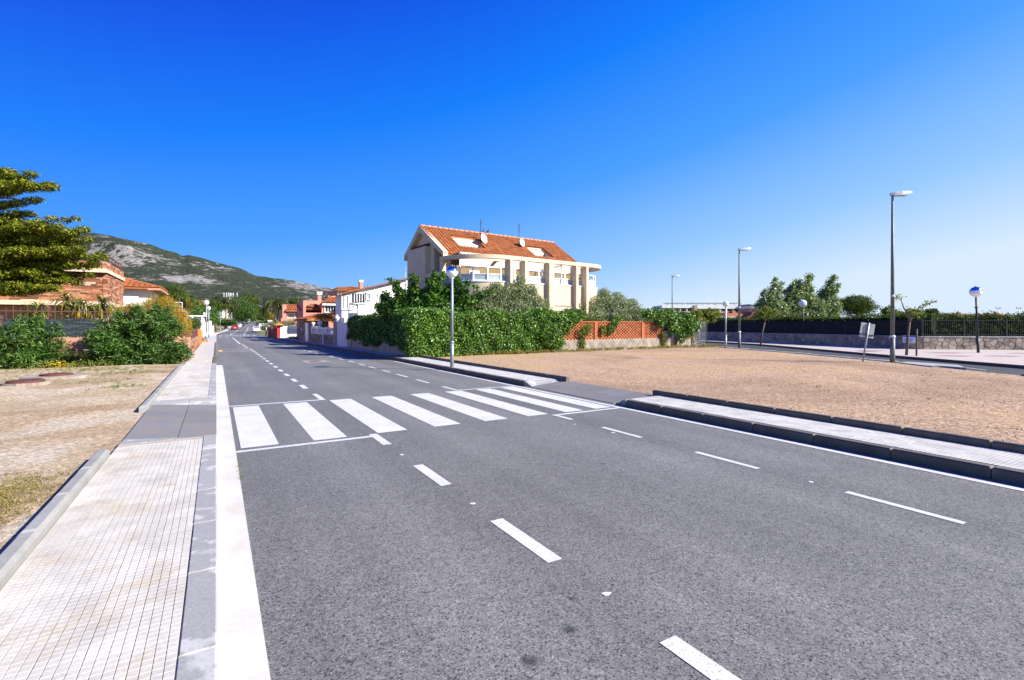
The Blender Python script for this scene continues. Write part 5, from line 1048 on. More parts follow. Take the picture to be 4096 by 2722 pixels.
for xy, lab, kind in (((6.05, 72.3), 'inverted triangular give-way sign on dark post by the red wall', 'tri'), ((5.75, 74.2), 'white rectangular street sign on white post by the red wall', 'rect')):
    t = thing('road_sign', lab, 'sign', (*xy, .1), -YAW + .5, 'signs at the street corner')
    MB().tube([(0, 0, 0), (0, 0, 2.3 if kind == 'tri' else 1.75)], .035, 8).build('post', MT['dark_metal' if kind == 'tri' else 'plastic'], t)
    if kind == 'tri': MB().xprism([(-.45, 2.35), (.45, 2.35), (0, 1.6)], -.05, -.03).at((0, 0, 0)); MB().at((0, 0, 0), -PI / 2).xprism([(-.42, 2.35), (.42, 2.35), (0, 1.62)], .04, .055).build('panel_rim', MT['taillight'], t); MB().at((0, 0, 0), -PI / 2).xprism([(-.31, 2.29), (.31, 2.29), (0, 1.76)], .056, .06).build('panel_face', MT['plastic'], t)
    else: MB().box(-.85, .85, -.06, -.04, 1.5, 1.85).build('panel', MT['plastic'], t); MB().box(-.7, .2, -.064, -.061, 1.62, 1.66).box(-.7, .4, -.064, -.061, 1.71, 1.76).build('lettering', MT['kerb_grey'], t)
# hedges and topiary
clump('clipped_hedge', 'grey-green clipped hedge above the white boundary wall', rblobs(12, (-3, 4.5, -.5, .5, 1.5, 2.1), (.5, .8), .6, 31), 6000, 'olive', .14, .05, 'hedge', loc=(8.2, 70.8, 0))
t = clump('topiary', 'dark green cloud-pruned shrub behind the balustrade', [(0, 0, 2.95, 1.0, .8, .38), (-1.4, 0, 2.5, .95, .8, .4), (.2, .2, 2.25, 1.1, .8, .4), (1.7, 0, 2.3, .9, .8, .5), (2.5, 0, 2.9, .8, .7, .45), (3.4, 0, 2.75, .9, .7, .45), (2.4, .3, 2.2, 1.2, .8, .4)], 12000, 'box', .1, .06, 'shrub', loc=(10.0, 48.5, 0))
clump('border_shrub', 'small dark shrub left of the white house steps', [(0, 0, 1.9, .7, .6, .4), (.9, 0, 1.7, .6, .5, .4), (-.6, 0, 1.6, .5, .5, .4)], 2500, 'box', .1, .05, 'shrub', loc=(9.9, 42.0, 0))

# ================================================================== HOUSES BEHIND
def panel(parent, name, mat, Y, x0, x1, y0, y1, th=.3, back=0): return MB().box(Xat(x0, Y), Xat(x1, Y), Y - back, Y + th, Zat((x0 + x1) / 2, y1, Y), Zat((x0 + x1) / 2, y0, Y)).build(name, MT[mat], parent)
def window(parent, Y, x0, x1, y0, y1, bars=2, fr='plastic', pm='dark_glass'):
    a, b, c, d_ = Xat(x0, Y), Xat(x1, Y), Zat((x0 + x1) / 2, y1, Y), Zat((x0 + x1) / 2, y0, Y); t_ = .12
    mb = MB().box(a - t_, a, Y - .12, Y + .02, c - t_, d_ + t_).box(b, b + t_, Y - .12, Y + .02, c - t_, d_ + t_).box(a, b, Y - .12, Y + .02, c - t_, c).box(a, b, Y - .12, Y + .02, d_, d_ + t_)
    w_ = mb.build('window', MT[fr], parent); MB().box(a, b, Y - .05, Y - .02, c, d_).build('pane', MT[pm], w_)
    for i in range(1, bars + 1): x = a + (b - a) * i / (bars + 1); MB().box(x - .03, x + .03, Y - .09, Y - .051, c, d_).build('glazing_bar', MT[fr], w_)
    return w_
# white house
Y = 44.0; wh = thing('white_house', 'white house with sloping roof edge and glazed veranda left of the villa', 'house')
zl, zr = Zat(1367, 1178, Y), Zat(1640, 1113, Y); xl, xr = Xat(1367, Y), Xat(1640, Y)
mb = MB(); mb.add([(xl, Y, 0), (xr, Y, 0), (xr, Y, zr), (xl, Y, zl), (xl, Y + 2.6, 0), (xr, Y + 2.6, 0), (xr, Y + 2.6, zr), (xl, Y + 2.6, zl)], [(0, 1, 2, 3), (4, 7, 6, 5), (0, 3, 7, 4), (1, 5, 6, 2), (3, 2, 6, 7)]); mb.build('wall', MT['white'], wh)
MB().add([(xl - .5, Y - .5, zl - .1), (xr, Y - .5, zr + .05), (xr, Y + 2.8, zr + .05), (xl - .5, Y + 2.8, zl - .1), (xl - .5, Y - .5, zl - .03), (xr, Y - .5, zr + .12), (xr, Y + 2.8, zr + .12), (xl - .5, Y + 2.8, zl - .03)], [(3, 2, 1, 0), (4, 5, 6, 7), (0, 1, 5, 4), (1, 2, 6, 5), (2, 3, 7, 6), (3, 0, 4, 7)]).build('roof', MT['tile_roof'], wh)
window(wh, Y, 1371, 1391, 1186, 1236, 3); window(wh, Y, 1406, 1458, 1176, 1212, 4); window(wh, Y, 1462, 1480, 1176, 1196, 0, pm='frosted')
panel(wh, 'terrace_wall', 'white', Y - 2.2, 1432, 1520, 1222, 1300); panel(wh, 'terrace_step', 'white', Y - 1.2, 1395, 1432, 1232, 1300)
mb = MB(); Yr = Y - 2.0; mb.bar((Xat(1397, Yr), Yr, Zat(1397, 1216, Yr)), (Xat(1450, Yr), Yr, Zat(1450, 1207, Yr)), .07).bar((Xat(1397, Yr), Yr, Zat(1397, 1232, Yr)), (Xat(1430, Yr), Yr, Zat(1430, 1222, Yr)), .05); [mb.bar((Xat(p_, Yr), Yr, Zat(p_, 1234, Yr)), (Xat(p_, Yr), Yr, Zat(p_, 1214, Yr)), .05) for p_ in (1398, 1412, 1428)]; mb.build('railing', MT['dark_metal'], wh)
x, y = ray(1622, 45); t = thing('roof_aerial', 'thin television aerial mast on the white house roof', 'aerial', (x, y, 5.5)); MB().tube([(0, 0, -.6), (0, 0, 1.6)], .03, 6).build('mast', MT['steel'], t); MB().bar((-.1, 0, 1.35), (.7, 0, 1.25), .02).bar((.1, -.2, 1.32), (.1, .2, 1.32), .015).bar((.4, -.2, 1.28), (.4, .2, 1.28), .015).build('antenna', MT['steel'], t)
# pink houses
Y = 58.0; ph = thing('pink_house', 'salmon pink house with broad arch and barred white window', 'house')
z0 = Zat(1250, 1203, Y); x0, x1, x2 = Xat(1213, Y), Xat(1293, Y), Xat(1370, Y); ax0, ax1 = Xat(1223, Y), Xat(1287, Y); az = Zat(1255, 1216, Y)
arch = [(ax0 + (ax1 - ax0) * (.5 - .5 * math.cos(a)), Zat(1255, 1232, Y) + (az - Zat(1255, 1232, Y)) * math.sin(a)) for a in [PI * i / 12 for i in range(13)]]
mb = MB(); zs = Zat(1255, 1252, Y)
for (xa, za), (xb, zb) in zip(arch, arch[1:]): mb.add([(xa, Y, za), (xb, Y, zb), (xb, Y, z0), (xa, Y, z0), (xa, Y + .3, za), (xb, Y + .3, zb), (xb, Y + .3, z0), (xa, Y + .3, z0)], [(0, 1, 2, 3), (4, 7, 6, 5), (0, 4, 5, 1), (3, 2, 6, 7)])
mb.box(x0, ax0, Y, Y + .3, 0, z0).box(ax1, x1, Y, Y + .3, 0, z0).box(ax0, ax1, Y, Y + .3, 0, zs); mb.build('arched_wall', MT['pink'], ph)
MB().box(x0, x0 + .3, Y + .31, Y + 5, 0, z0).build('side_wall', MT['pink'], ph); MB().box(x1, x2, Y + .15, Y + 6, 0, Zat(1330, 1213, Y)).box(x0 + .3, x1, Y + 4.2, Y + 6, 0, z0 - .3).build('wall', MT['pink'], ph)
lr = MB().add([(ax0 - .4, Y + 1.0, zs + .2), (ax1 + .3, Y + 1.0, zs + .2), (ax1 + .3, Y + 4.1, az - .1), (ax0 - .4, Y + 4.1, az - .1)], [(0, 1, 2, 3)]).build('inner_roof', MT['tile_roof'], ph)
tile_slope(lr, (ax0 - .4, Y + 1.0, zs + .22), (1, 0, 0), (0, 3.1, az - .3 - zs), None, 11, 8, .28, .42, cap=88)
window(ph, Y + .15, 1301, 1343, 1221, 1248, 3)
re_ = Zat(1330, 1213, Y); rp = Zat(1330, 1196, Y)
rf = MB().add([(x1 - .2, Y - .4, re_), (x2 + .8, Y - .4, re_), (x2 + .8, Y + 6, re_), (x1 - .2, Y + 6, re_), (x1 + 1.2, Y + 2.6, rp + .25), (x2 + .8, Y + 2.6, rp + .25)], [(0, 1, 5, 4), (0, 4, 3), (2, 3, 4, 5)]).build('roof', MT['tile_roof'], ph)
tile_slope(rf, (x1 - .1, Y - .4, re_ + .02), (1, 0, 0), (0, 3.0, rp + .25 - re_), None, 14, 7, .34, .42, mask=lambda x, y: x > y * .4, cap=98)
mb = MB(); mb.box(x1 - .15, x2 + .7, Y - .3, Y + .14, re_ - .28, re_ - .02); mb.build('eave_moulding', MT['plastic'], ph)
def chimney(parent, px0, px1, py0, py1, Y):
    a, b, z1_, zb = Xat(px0, Y), Xat(px1, Y), Zat(px0, py0, Y), Zat(px0, py1, Y); c = MB().box(a, b, Y, Y + .7, zb, z1_ - .35).build('chimney', MT['pink'], parent)
    MB().box(a - .08, b + .08, Y - .08, Y + .78, z1_ - .34, z1_ - .22).box(a, b, Y, Y + .7, z1_ - .219, z1_ - .1).box(a - .1, b + .1, Y - .1, Y + .8, z1_ - .1, z1_).build('chimney_cap', MT['plastic'], c)
chimney(ph, 1271, 1286, 1168, 1206, Y + 1.2); panel(ph, 'rear_block', 'pink', Y + 6.5, 1312, 1372, 1184, 1212, 2)
Y = 74.0; p1_ = thing('pink_bungalow', 'low pink house with orange tiled roof beside the palm', 'house')
panel(p1_, 'wall', 'pink', Y, 1133, 1215, 1240, 1295, 5); panel(p1_, 'parapet', 'pink', Y - .6, 1130, 1146, 1219, 1290, .5); panel(p1_, 'garden_wall', 'salmon', Y - 3, 1124, 1192, 1274, 1300, .3)
window(p1_, Y, 1152, 1177, 1256, 1275, 0, pm='frosted'); window(p1_, Y, 1194, 1204, 1254, 1285, 0, 'plastic', 'frosted')
zz0, zz1 = Zat(1175, 1243, Y), Zat(1175, 1222, Y); rf = MB().add([(Xat(1141, Y), Y - .9, zz0), (Xat(1216, Y), Y - .9, zz0), (Xat(1216, Y), Y + 2.2, zz1 + .15), (Xat(1141, Y), Y + 2.2, zz1 + .15), (Xat(1141, Y), Y - .9, zz0 - .15), (Xat(1216, Y), Y - .9, zz0 - .15)], [(0, 1, 2, 3), (0, 4, 5, 1)]).build('roof', MT['tile_roof'], p1_)
tile_slope(rf, (Xat(1141, Y), Y - .9, zz0 + .02), (1, 0, 0), (0, 3.1, zz1 + .15 - zz0), None, 13, 7, .3, .45, cap=91)
Y = 78.0; p3_ = thing('pink_upper_house', 'upper pink house with chimney and hipped tile roof behind the white house', 'house')
panel(p3_, 'wall', 'pink', Y, 1350, 1500, 1162, 1295, 8); zz0, zz1 = Zat(1400, 1160, Y), Zat(1400, 1142, Y)
rf = MB().add([(Xat(1344, Y), Y - .6, zz0), (Xat(1505, Y), Y - .6, zz0), (Xat(1490, Y), Y + 4, zz1), (Xat(1375, Y), Y + 4, zz1), (Xat(1344, Y), Y + 8, zz0), (Xat(1344, Y), Y - .6, zz0 - .2), (Xat(1505, Y), Y - .6, zz0 - .2)], [(0, 1, 2, 3), (0, 3, 4), (0, 5, 6, 1)]).build('roof', MT['tile_roof'], p3_)
tile_slope(rf, (Xat(1346, Y), Y - .6, zz0 + .02), (1, 0, 0), (0, 4.6, zz1 - zz0), None, 30, 9, .35, .5, mask=lambda x, y: x > y * .6, cap=200)
window(p3_, Y, 1384, 1408, 1164, 1180, 0); window(p3_, Y, 1354, 1362, 1168, 1182, 0); chimney(p3_, 1439, 1452, 1121, 1165, Y - .5)
x, y = ray(1470, 80); t = thing('satellite_dish', 'white satellite dish on the pink upper house roof', 'satellite dish', (x, y, 6.4)); MB().tube([(0, 0, -.3), (0, 0, 1.9)], .03, 6).build('mast', MT['dark_metal'], t); MB().at((0, -.15, .55), rad(10), rad(75)).lathe([(.01, 0), (.35, .03), (.5, .1), (.48, .12), (.3, .05), (.01, .02)], 18, cap=False).build('reflector', MT['plastic'], t)
# left side beyond the orange pillar: terraced white walls
w = thing('terraced_wall', 'white terraced garden wall with stone panels on the left of the street', 'wall')
Ys_ = [82, 90, 98, 106, 114, 122]
for i, (a, b) in enumerate(zip(Ys_, Ys_[1:])):
    pa, pb = RP(-1.6, a), RP(-1.6, b); h = 1.35 + .3 * i if i else 1.0
    MB().prism([(pa.x, a), (pb.x, b - .02), (pb.x - .5, b - .02), (pa.x - .5, a)], 0, h).build('wall', MT['white' if i else 'stone'], w)
    if i == 0:
        for k in range(5): yy = a + .2 + k * 1.8; xx = RP(-1.55, yy).x; MB().box(xx - .3, xx + .02, yy, yy + .45, 0, 1.35).build('pillar', MT['white'], w)
t = thing('far_white_villa', 'white columned villa front half hidden left of the lamps', 'house', (*ray(798, 96), 0)); MB().box(-4.5, .8, 0, 5, 0, 3.4).build('wall', MT['white'], t); MB().box(-5, 1.2, -.8, 5.5, 3.4, 3.6).build('roof', MT['white'], t)
for k in range(4): MB().tube([(-4.2 + 1.55 * k, -.5, 0), (-4.2 + 1.55 * k, -.5, 3.4)], .18, 10).build('column', MT['plastic'], t)
for k in range(2): MB().box(-3.7 + 2.2 * k, -2.6 + 2.2 * k, -.04, .02, 1.0, 2.4).build('window', MT['dark_glass'], t)
for px_, d_, w_, h_, z_, lab, mm in ((867, 270, 6.5, 4.0, 11.2, 'white flat-roofed building among far treetops', 'white'), (796, 180, 2.2, 2.6, 9.3, 'small pink roofed gable among the left treetops', 'pink')):
    t = thing('far_building', lab, 'building', (*ray(px_, d_), z_), -YAW); MB().box(-w_ / 2, w_ / 2, 0, 5, -12, h_ * .4).build('wall', MT[mm], t); MB().box(-w_ / 2 - .2, w_ / 2 + .2, -.2, 5.2, h_ * .4, h_ * .4 + .35).build('roof', MT['white' if mm == 'white' else 'tile_roof'], t)
    for k in range(2): MB().box(-w_ * .3 + k * w_ * .35, -w_ * .3 + k * w_ * .35 + w_ * .18, -.06, .01, -1.2, .2).build('window', MT['dark_glass'], t)
# phone mast
x, y = ray(923, 300); t = thing('phone_mast', 'lattice phone mast with white panel antennas above the trees', 'mast', (x, y, 5), -YAW)
mb = MB(); [mb.tube([(sx_ * .7, sy_ * .7, 0), (sx_ * .35, sy_ * .35, 16)], .08, 5) for sx_ in (-1, 1) for sy_ in (-1, 1)]; [mb.bar((-.6, -.5, z_), (.6, -.5, z_ + 1.0), .06) for z_ in range(0, 15, 2)]; mb.build('lattice', MT['plastic'], t)
MB().bar((-4, 0, 14.2), (4, 0, 14.2), .15).bar((-4, 0, 15.4), (4, 0, 15.4), .1).build('crossarm', MT['steel'], t)
for k, xx in enumerate((-4, -2.5, -1.3, -.2, 1.6, 4)): MB().box(xx - .2, xx + .2, -.4, -.15, 13.6, 16.2).build('panel_antenna', MT['plastic'], t)

# ================================================================== TREES ALONG THE STREET AND BEYOND
def far_tree(px_, py_, wpx, hpx, d_, leaf, label, n=4500, name='far_tree', seed=1, flat=.75, ln=None, gz=None):
    x, y = ray(px_, d_); s = d_ / FPX; W_, H_ = wpx * s / 2, hpx * s / 2; zc = EYE + (1300 - py_) * s; z0 = zt(y); g_ = random.Random(seed); bl_ = []
    for i in range(11):
        r = g_.uniform(.33, .52); a = g_.uniform(0, 6.28); q = g_.uniform(0, .62) ** .7
        bl_.append((math.cos(a) * q * W_, math.sin(a) * q * W_ * .8, zc - z0 + g_.uniform(-.55, .55) * H_, r * W_, r * W_, r * H_ * 1.05))
    ln = ln or max(.16, s * 5.5); return tree(name, label, (x, y, z0), max(.6, (zc - z0) - H_ * .7), bl_, n, leaf, ln, ln * .55, tr=.05 * W_ + .08, nb=5)
far_tree(690, 1180, 150, 85, 150, 'pine', 'dark pine crown directly right of the cream house roof', 5000, 'pine_tree', 2)
far_tree(625, 1190, 110, 70, 140, 'pine', 'dark pine crown behind the cream house roof', 4000, 'pine_tree', 3)
far_tree(740, 1200, 120, 80, 125, 'pine', 'spreading pine above the dry broom', 4500, 'pine_tree', 19)
far_tree(835, 1265, 100, 90, 100, 'fig', 'leafy green tree right of the tall globe lamps', 4500, 'garden_tree', 4)
far_tree(790, 1240, 90, 80, 110, 'grass', 'light green tree left of the tall globe lamps', 3500, 'garden_tree', 5)
far_tree(862, 1226, 115, 52, 125, 'pine', 'flat-topped umbrella pine with bare trunk', 4500, 'umbrella_pine', 6)
far_tree(955, 1232, 120, 140, 175, 'box', 'tall rounded green tree above the parked cars', 7000, 'street_tree', 7)
far_tree(1005, 1235, 110, 130, 200, 'pine', 'olive-green tree right of the tall rounded tree', 6000, 'street_tree', 8)
far_tree(1040, 1262, 110, 75, 235, 'pine', 'dark tree closing the end of the street', 5000, 'street_tree', 9)
far_tree(985, 1270, 90, 60, 215, 'box', 'low dark tree behind the far parked cars', 3500, 'street_tree', 10)
far_tree(1066, 1268, 70, 56, 190, 'pine', 'dark tree left of the right-hand palm', 4500, 'street_tree', 11)
far_tree(1150, 1232, 70, 36, 170, 'pine', 'pine crown behind the pink bungalow roof', 3500, 'pine_tree', 12)
far_tree(1190, 1216, 90, 40, 150, 'pine', 'pine crown between bungalow and arched pink house', 3500, 'pine_tree', 20)
far_tree(905, 1292, 110, 30, 140, 'box', 'long clipped hedge behind the parked red car', 3500, 'street_hedge', 13)
far_tree(1090, 1292, 90, 36, 100, 'box', 'clipped hedge at the foot of the right-hand palm', 3500, 'street_hedge', 14)
far_tree(1065, 1312, 60, 26, 84, 'olive', 'low hedge behind the street corner signs', 2200, 'street_hedge', 15)
t = far_tree(1085, 1270, 18, 40, 104, 'dry', 'narrow yellow-leaved conifer beside the palm trunk', 1500, 'golden_conifer', 16, ln=.2)
def palm(px_, d_, hz, rr_, label, n=46, tr=.28):
    x, y = ray(px_, d_); z0 = zt(y); t = thing('date_palm', label, 'palm', (x, y, z0), 0, 'date palms along the street'); h = hz - z0
    mb = MB(); mb.tube([(0, 0, 0), (.05, 0, h * .5), (0, 0, h - .3), (0, 0, h)], [tr * 1.15, tr * .9, tr * 1.0, tr * 1.3], 10); [mb.lathe([(tr * 1.02, h * .1 + k * h * .085), (tr * 1.1, h * .1 + k * h * .085 + .08), (tr * .95, h * .1 + k * h * .085 + .16)], 10, cap=False) for k in range(9)]; mb.build('trunk', MT['pale_bark'], t)
    st = []
    for i in range(n):
        a = random.uniform(0, 2 * PI); e = random.uniform(-.35, 1.35); p = Vector((0, 0, h)); dh = Vector((math.cos(a), math.sin(a), 0)); sd_ = Vector((-math.sin(a), math.cos(a), 0)); L0 = rr_ * random.uniform(.85, 1.15); prev = p; r_ = random.random()
        sp2 = [tuple(p)]
        for k in range(10):
            ek = e - .13 * k - .02 * k * k * .6; p = p + (dh * math.cos(ek) + Vector((0, 0, math.sin(ek)))) * (L0 / 10); sp2.append(tuple(p)); tdir = (p - prev).normalized(); prev = p.copy()
            if k > 0:
                for sgn in (-1, 1):
                    for o2 in (0, .5):
                        q = p - tdir * (L0 / 10) * o2; ll = .62 * math.sin(PI * (.18 + .75 * k / 10)) * rr_ / 3.2; e2 = q + (sd_ * sgn * .8 + tdir * .55 - Vector((0, 0, .35))) * ll; st.append(([tuple(q), tuple(q.lerp(e2, .5) + Vector((0, 0, .05))), tuple(e2)], .12 * rr_ / 3, min(1, max(0, r_ + random.uniform(-.2, .2)))))
        st.append((sp2, .07, .9))
    strap_mesh('fronds', st, L['palm'], t)
    rosette(t, (0, 0, h - .2), 26, rr_ * .55, .12, 'dry', -1.2, -.2, .4, 'dead_fronds')
palm(1098, 108, 6.4, 4.0, 'tall date palm with thick trunk beside the pink bungalow', 56, .42); palm(903, 140, 8.3, 4.4, 'date palm on the left side of the street behind the lamps', 46, .35); palm(1120, 116, 4.6, 2.6, 'smaller palm tucked behind the tall date palm', 30, .3)
# hedge-like greenery along the far street edges
# ================================================================== CARS
def car(px_, d_, col, label, rz=0.06, suv=False, xyz=None, sc=1.0):
    x, y = ray(px_, d_) if xyz is None else xyz[:2]; z0 = zt(y) if xyz is None else xyz[2]
    t = thing('parked_car', label, 'car', (x, y, z0 + .004), -rz, 'cars parked along the street'); t.scale = (sc, sc, sc)
    bm_ = bpy.data.materials.get('car_paint_%s' % col) or M('car_paint_%s' % col, {'red': (.3, .022, .02), 'white': (.8, .8, .8), 'black': (.015, .016, .02), 'blue': (.06, .08, .13), 'grey': (.25, .26, .28)}[col], rough=.22, spec=.6, fine=0)
    hh = 1.68 if suv else 1.42; L2 = 2.15 if suv else 2.2
    st_ = [(-L2, .55, .75, .3, .0), (-L2 + .08, .8, .95, .25, 0), (-L2 + .5, .86, .98, .22, 0), (-1.0, .88, .96, .2, 0), (.6, .88, .94, .2, 0), (1.2, .87, .9, .2, 0), (L2 - .25, .8, .75, .24, 0), (L2, .55, .6, .3, 0)]
    R_ = [[(-w_ * .96, yy, zb), (-w_, yy, zb + .2), (-w_, yy, zt_ - .12), (-w_ * .88, yy, zt_), (w_ * .88, yy, zt_), (w_, yy, zt_ - .12), (w_, yy, zb + .2), (w_ * .96, yy, zb)] for yy, w_, zt_, zb, _ in st_]
    MB().loft(R_, False).build('body', bm_, t)
    b0 = -L2 + (.06 if suv else .42); cab = [(b0, .76, .93, .94), (b0 + (.25 if suv else .55), .66, hh - .06, .94), (-.1, .66, hh, .94), (.45, .65, hh - .04, .93), (1.25, .74, .93, .9)]
    MB().loft([[(-.8, yy, zl_), (-w_, yy, zt_ - .02 if zt_ > 1 else zt_), (w_, yy, zt_ - .02 if zt_ > 1 else zt_), (.8, yy, zl_)] for yy, w_, zt_, zl_ in cab], False).build('cabin', bm_, t)
    ya, yb = cab[0][0], cab[1][0]; za, zb2 = cab[0][2], cab[1][2]; f1, f2 = .15, .85; ins = -.025
    P_ = lambda f, w_: [(-w_, ya + (yb - ya) * f + ins, za + (zb2 - za) * f + .01), (w_, ya + (yb - ya) * f + ins, za + (zb2 - za) * f + .01)]
    q = P_(f1, .64) + P_(f2, .57)[::-1]; MB().add(q, [(0, 1, 2, 3)]).build('rear_window', MT['dark_glass'], t)
    for sg in (-1, 1):
        MB().add([(sg * .785, ya + .35, 1.0), (sg * .785, .95, 1.0), (sg * .69, .42, hh - .12), (sg * .69, yb + .1, hh - .12)], [(0, 1, 2, 3)]).build('side_window', MT['dark_glass'], t)
        MB().box(sg * .62 - .15, sg * .62 + .15, -L2 - .0, -L2 + .1, .62, .78).build('tail_light', MT['taillight'], t); MB().box(sg * .98 - .1, sg * .98 + .1, .75, .9, .95, 1.08).build('wing_mirror', bm_, t)
        for yy in (-1.35, 1.35):
            w_ = MB().at((sg * .8, yy, .32), 0, 0, PI / 2).lathe([(.2, -.1), (.31, -.09), (.32, 0), (.31, .09), (.2, .1)], 16).build('wheel', MT['tyre'], t); MB().at((sg * .86, yy, .32), 0, 0, PI / 2).lathe([(.02, -.05), (.19, -.05), (.19, .05), (.02, .05)], 12).build('rim', MT['steel'], w_)
    MB().box(-.26, .26, -L2 - .02, -L2 + .02, .5, .61).build('number_plate', MT['plastic'], t); MB().box(-.72, .72, -L2 - .03, -L2 + .1, .3, .45).build('bumper', bm_ if col != 'white' else MT['plastic'], t); return t
car(941, 136, 'red', 'red hatchback, nearest of the cars parked on the left'); car(953, 147, 'white', 'white car directly in front of the red hatchback'); car(964, 160, 'black', 'tall black car third in the left-hand row', suv=True); car(981, 178, 'blue', 'dark blue car fourth in the left-hand row'); car(990, 192, 'white', 'white car farthest along the left-hand row')
car(1026, 122, 'white', 'white saloon parked on the right of the street'); car(1035, 158, 'black', 'black off-roader parked on the right beyond the white saloon', suv=True); car(1049, 170, 'blue', 'dark car parked ahead of the black off-roader')
car(0, 0, 'white', 'white car standing behind the balustrade in the stone property', rz=.4, suv=True, xyz=(10.9, 47.0, .15))
# ================================================================== RIGHT: STONE WALL, HEDGE, FENCE
def clip(poly, nx_, ny_, c):
    out = []
    for i in range(len(poly)):
        p, q = poly[i], poly[(i + 1) % len(poly)]; a = p[0] * nx_ + p[1] * ny_ - c; b = q[0] * nx_ + q[1] * ny_ - c
        if a <= 0: out.append(p)
        if a * b < 0: s = a / (a - b); out.append((p[0] + (q[0] - p[0]) * s, p[1] + (q[1] - p[1]) * s))
    return out
def crazy(parent, W_, H_, s, ox=0.0, seed=3):
    g_ = random.Random(seed); cols, rows_ = int(W_ / s), max(2, round(H_ / (s * .8))); S = [((i + g_.uniform(.08, .92)) * W_ / cols, (j + g_.uniform(.08, .92)) * H_ / rows_) for i in range(cols) for j in range(rows_)]
    for x, y in S:
        poly = [(max(0, x - 2 * s), 0), (min(W_, x + 2 * s), 0), (min(W_, x + 2 * s), H_), (max(0, x - 2 * s), H_)]
        for a, b in S:
            if (a, b) != (x, y) and abs(a - x) < 2.2 * s: dx, dy = a - x, b - y; poly = clip(poly, dx, dy, (a * a + b * b - x * x - y * y) / 2 - .009 * math.hypot(dx, dy)); 
            if len(poly) < 3: break
        if len(poly) < 3: continue
        th = g_.uniform(.025, .05); n_ = len(poly); cx_ = sum(p[0] for p in poly) / n_; cy_ = sum(p[1] for p in poly) / n_
        mb = MB(); mb.add([(px_ + ox, 0, pz_) for px_, pz_ in poly] + [(cx_ + (px_ - cx_) * .93 + ox, -th, cy_ + (pz_ - cy_) * .93) for px_, pz_ in poly], [tuple(range(n_, 2 * n_))] + [(i, (i + 1) % n_, n_ + (i + 1) % n_, n_ + i) for i in range(n_)])
        mb.build('stone', MT['stone'], parent)
def wall_run(a, b, label, s):
    a, b = Vector(a), Vector(b); d_ = b - a; t = thing('stone_wall', label, 'wall', (a.x, a.y, .1), math.atan2(d_.y, d_.x)); l = d_.length
    MB().box(0, l, .01, .35, -.1, .84).build('core', MT['mortar'], t); MB().bbox(0, l, -.06, .4, .841, .92, .01).build('coping', MT['kerb'], t); crazy(t, l, .83, s, 0, int(l * 10)); return t, l
# the run in shade is laid from its far end so that its face looks at the street
t1_, l1 = wall_run((50.5, 47), (41.2, 14.6), 'long crazy-paved stone wall in shade under the dark hedge', .4)
t2_, l2 = wall_run((41.25, 14.55), (57, 2.6), 'sunlit crazy-paved stone wall under the railing near the picture edge', .4)
fp = thing('screen_fence', 'long fence covered in black cloth on the shaded stone wall', 'fence', t1_.location, t1_.rotation_euler[2])
for i in range(17): x0_ = i * l1 / 17; MB().box(x0_ + .02, x0_ + l1 / 17 - .02, .12, .15, .93, 2.02).build('cloth_panel', MT['black_screen'], fp); MB().tube([(x0_, .14, .92), (x0_, .14, 2.1)], .03, 6).build('post', MT['dark_metal'], fp)
def run_hedge(a, b, label, z1, n, leaf, out=-.7, thick=.9, name='hedge'):
    h = thing(name, label, 'hedge'); f1 = lambda p: 1.0; f2 = lambda p: z1 + .1 * math.sin(p * 23) + .07 * math.sin(p * 61)
    P1, N1 = slab_leaves(n, (a, b), f1, f2, out); P2, N2 = top_leaves(n // 2, (a, b), f2, thick + 1.0, .12); P2[:, :2] += np.array(N1[0][:2]) * (out - .2)
    leaf_mesh('foliage', np.concatenate([P1, P2]), np.concatenate([N1, N2]), .17, .07, L[leaf], h, .9)
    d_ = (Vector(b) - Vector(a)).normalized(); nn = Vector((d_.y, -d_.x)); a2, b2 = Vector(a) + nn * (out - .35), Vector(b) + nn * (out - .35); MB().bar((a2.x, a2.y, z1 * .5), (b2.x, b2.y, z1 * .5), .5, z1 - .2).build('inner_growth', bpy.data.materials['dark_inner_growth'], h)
run_hedge((50.5, 47), (41.2, 14.6), 'long dark hedge above the shaded stone wall', 2.42, 16000, 'pine'); run_hedge((41.2, 14.6), (47.5, 9.8), 'hedge behind the black railing near the white marquee', 2.35, 6500, 'pine', -.6); run_hedge((50.0, 8.0), (58, 1.9), 'hedge right of the white marquee at the picture edge', 2.3, 5000, 'pine', -.6)
rl = thing('railing_fence', 'black vertical-bar railing on the sunlit stone wall', 'fence', t2_.location, t2_.rotation_euler[2])
bar_me = MB().bar((0, .12, .92), (0, .12, 2.02), .02).mesh('bar'); bar_me.materials.append(MT['dark_metal'])
for i in range(int(l2 / .13)): obj('bar', bar_me, None, rl, (.06 + .13 * i, 0, 0))
MB().bar((0, .12, 2.0), (l2, .12, 2.0), .04).bar((0, .12, 1.02), (l2, .12, 1.02), .035).build('rail', MT['dark_metal'], rl)
for i in range(8): MB().box(i * 2.6 - .035, i * 2.6 + .035, .08, .16, .92, 2.1).build('post', MT['dark_metal'], rl)
nb_ = thing('wall_notice', 'small white and blue notice plate on the stone wall', 'sign', (*ray(3651, 33.9), .55), t1_.rotation_euler[2]); MB().box(-.45, .45, -.3, -.28, 0, .5).build('plate', MT['plastic'], nb_); MB().box(-.43, .43, -.305, -.3005, .4, .48).box(-.35, .3, -.305, -.3005, .24, .3).box(-.35, .2, -.305, -.3005, .12, .17).build('lettering', M('blue_print', (.05, .15, .5), rough=.5), nb_)
x, y = ray(4010, 42); mq = thing('marquee', 'white marquee roof showing through the railing', 'tent', (x, y, .1), -YAW)
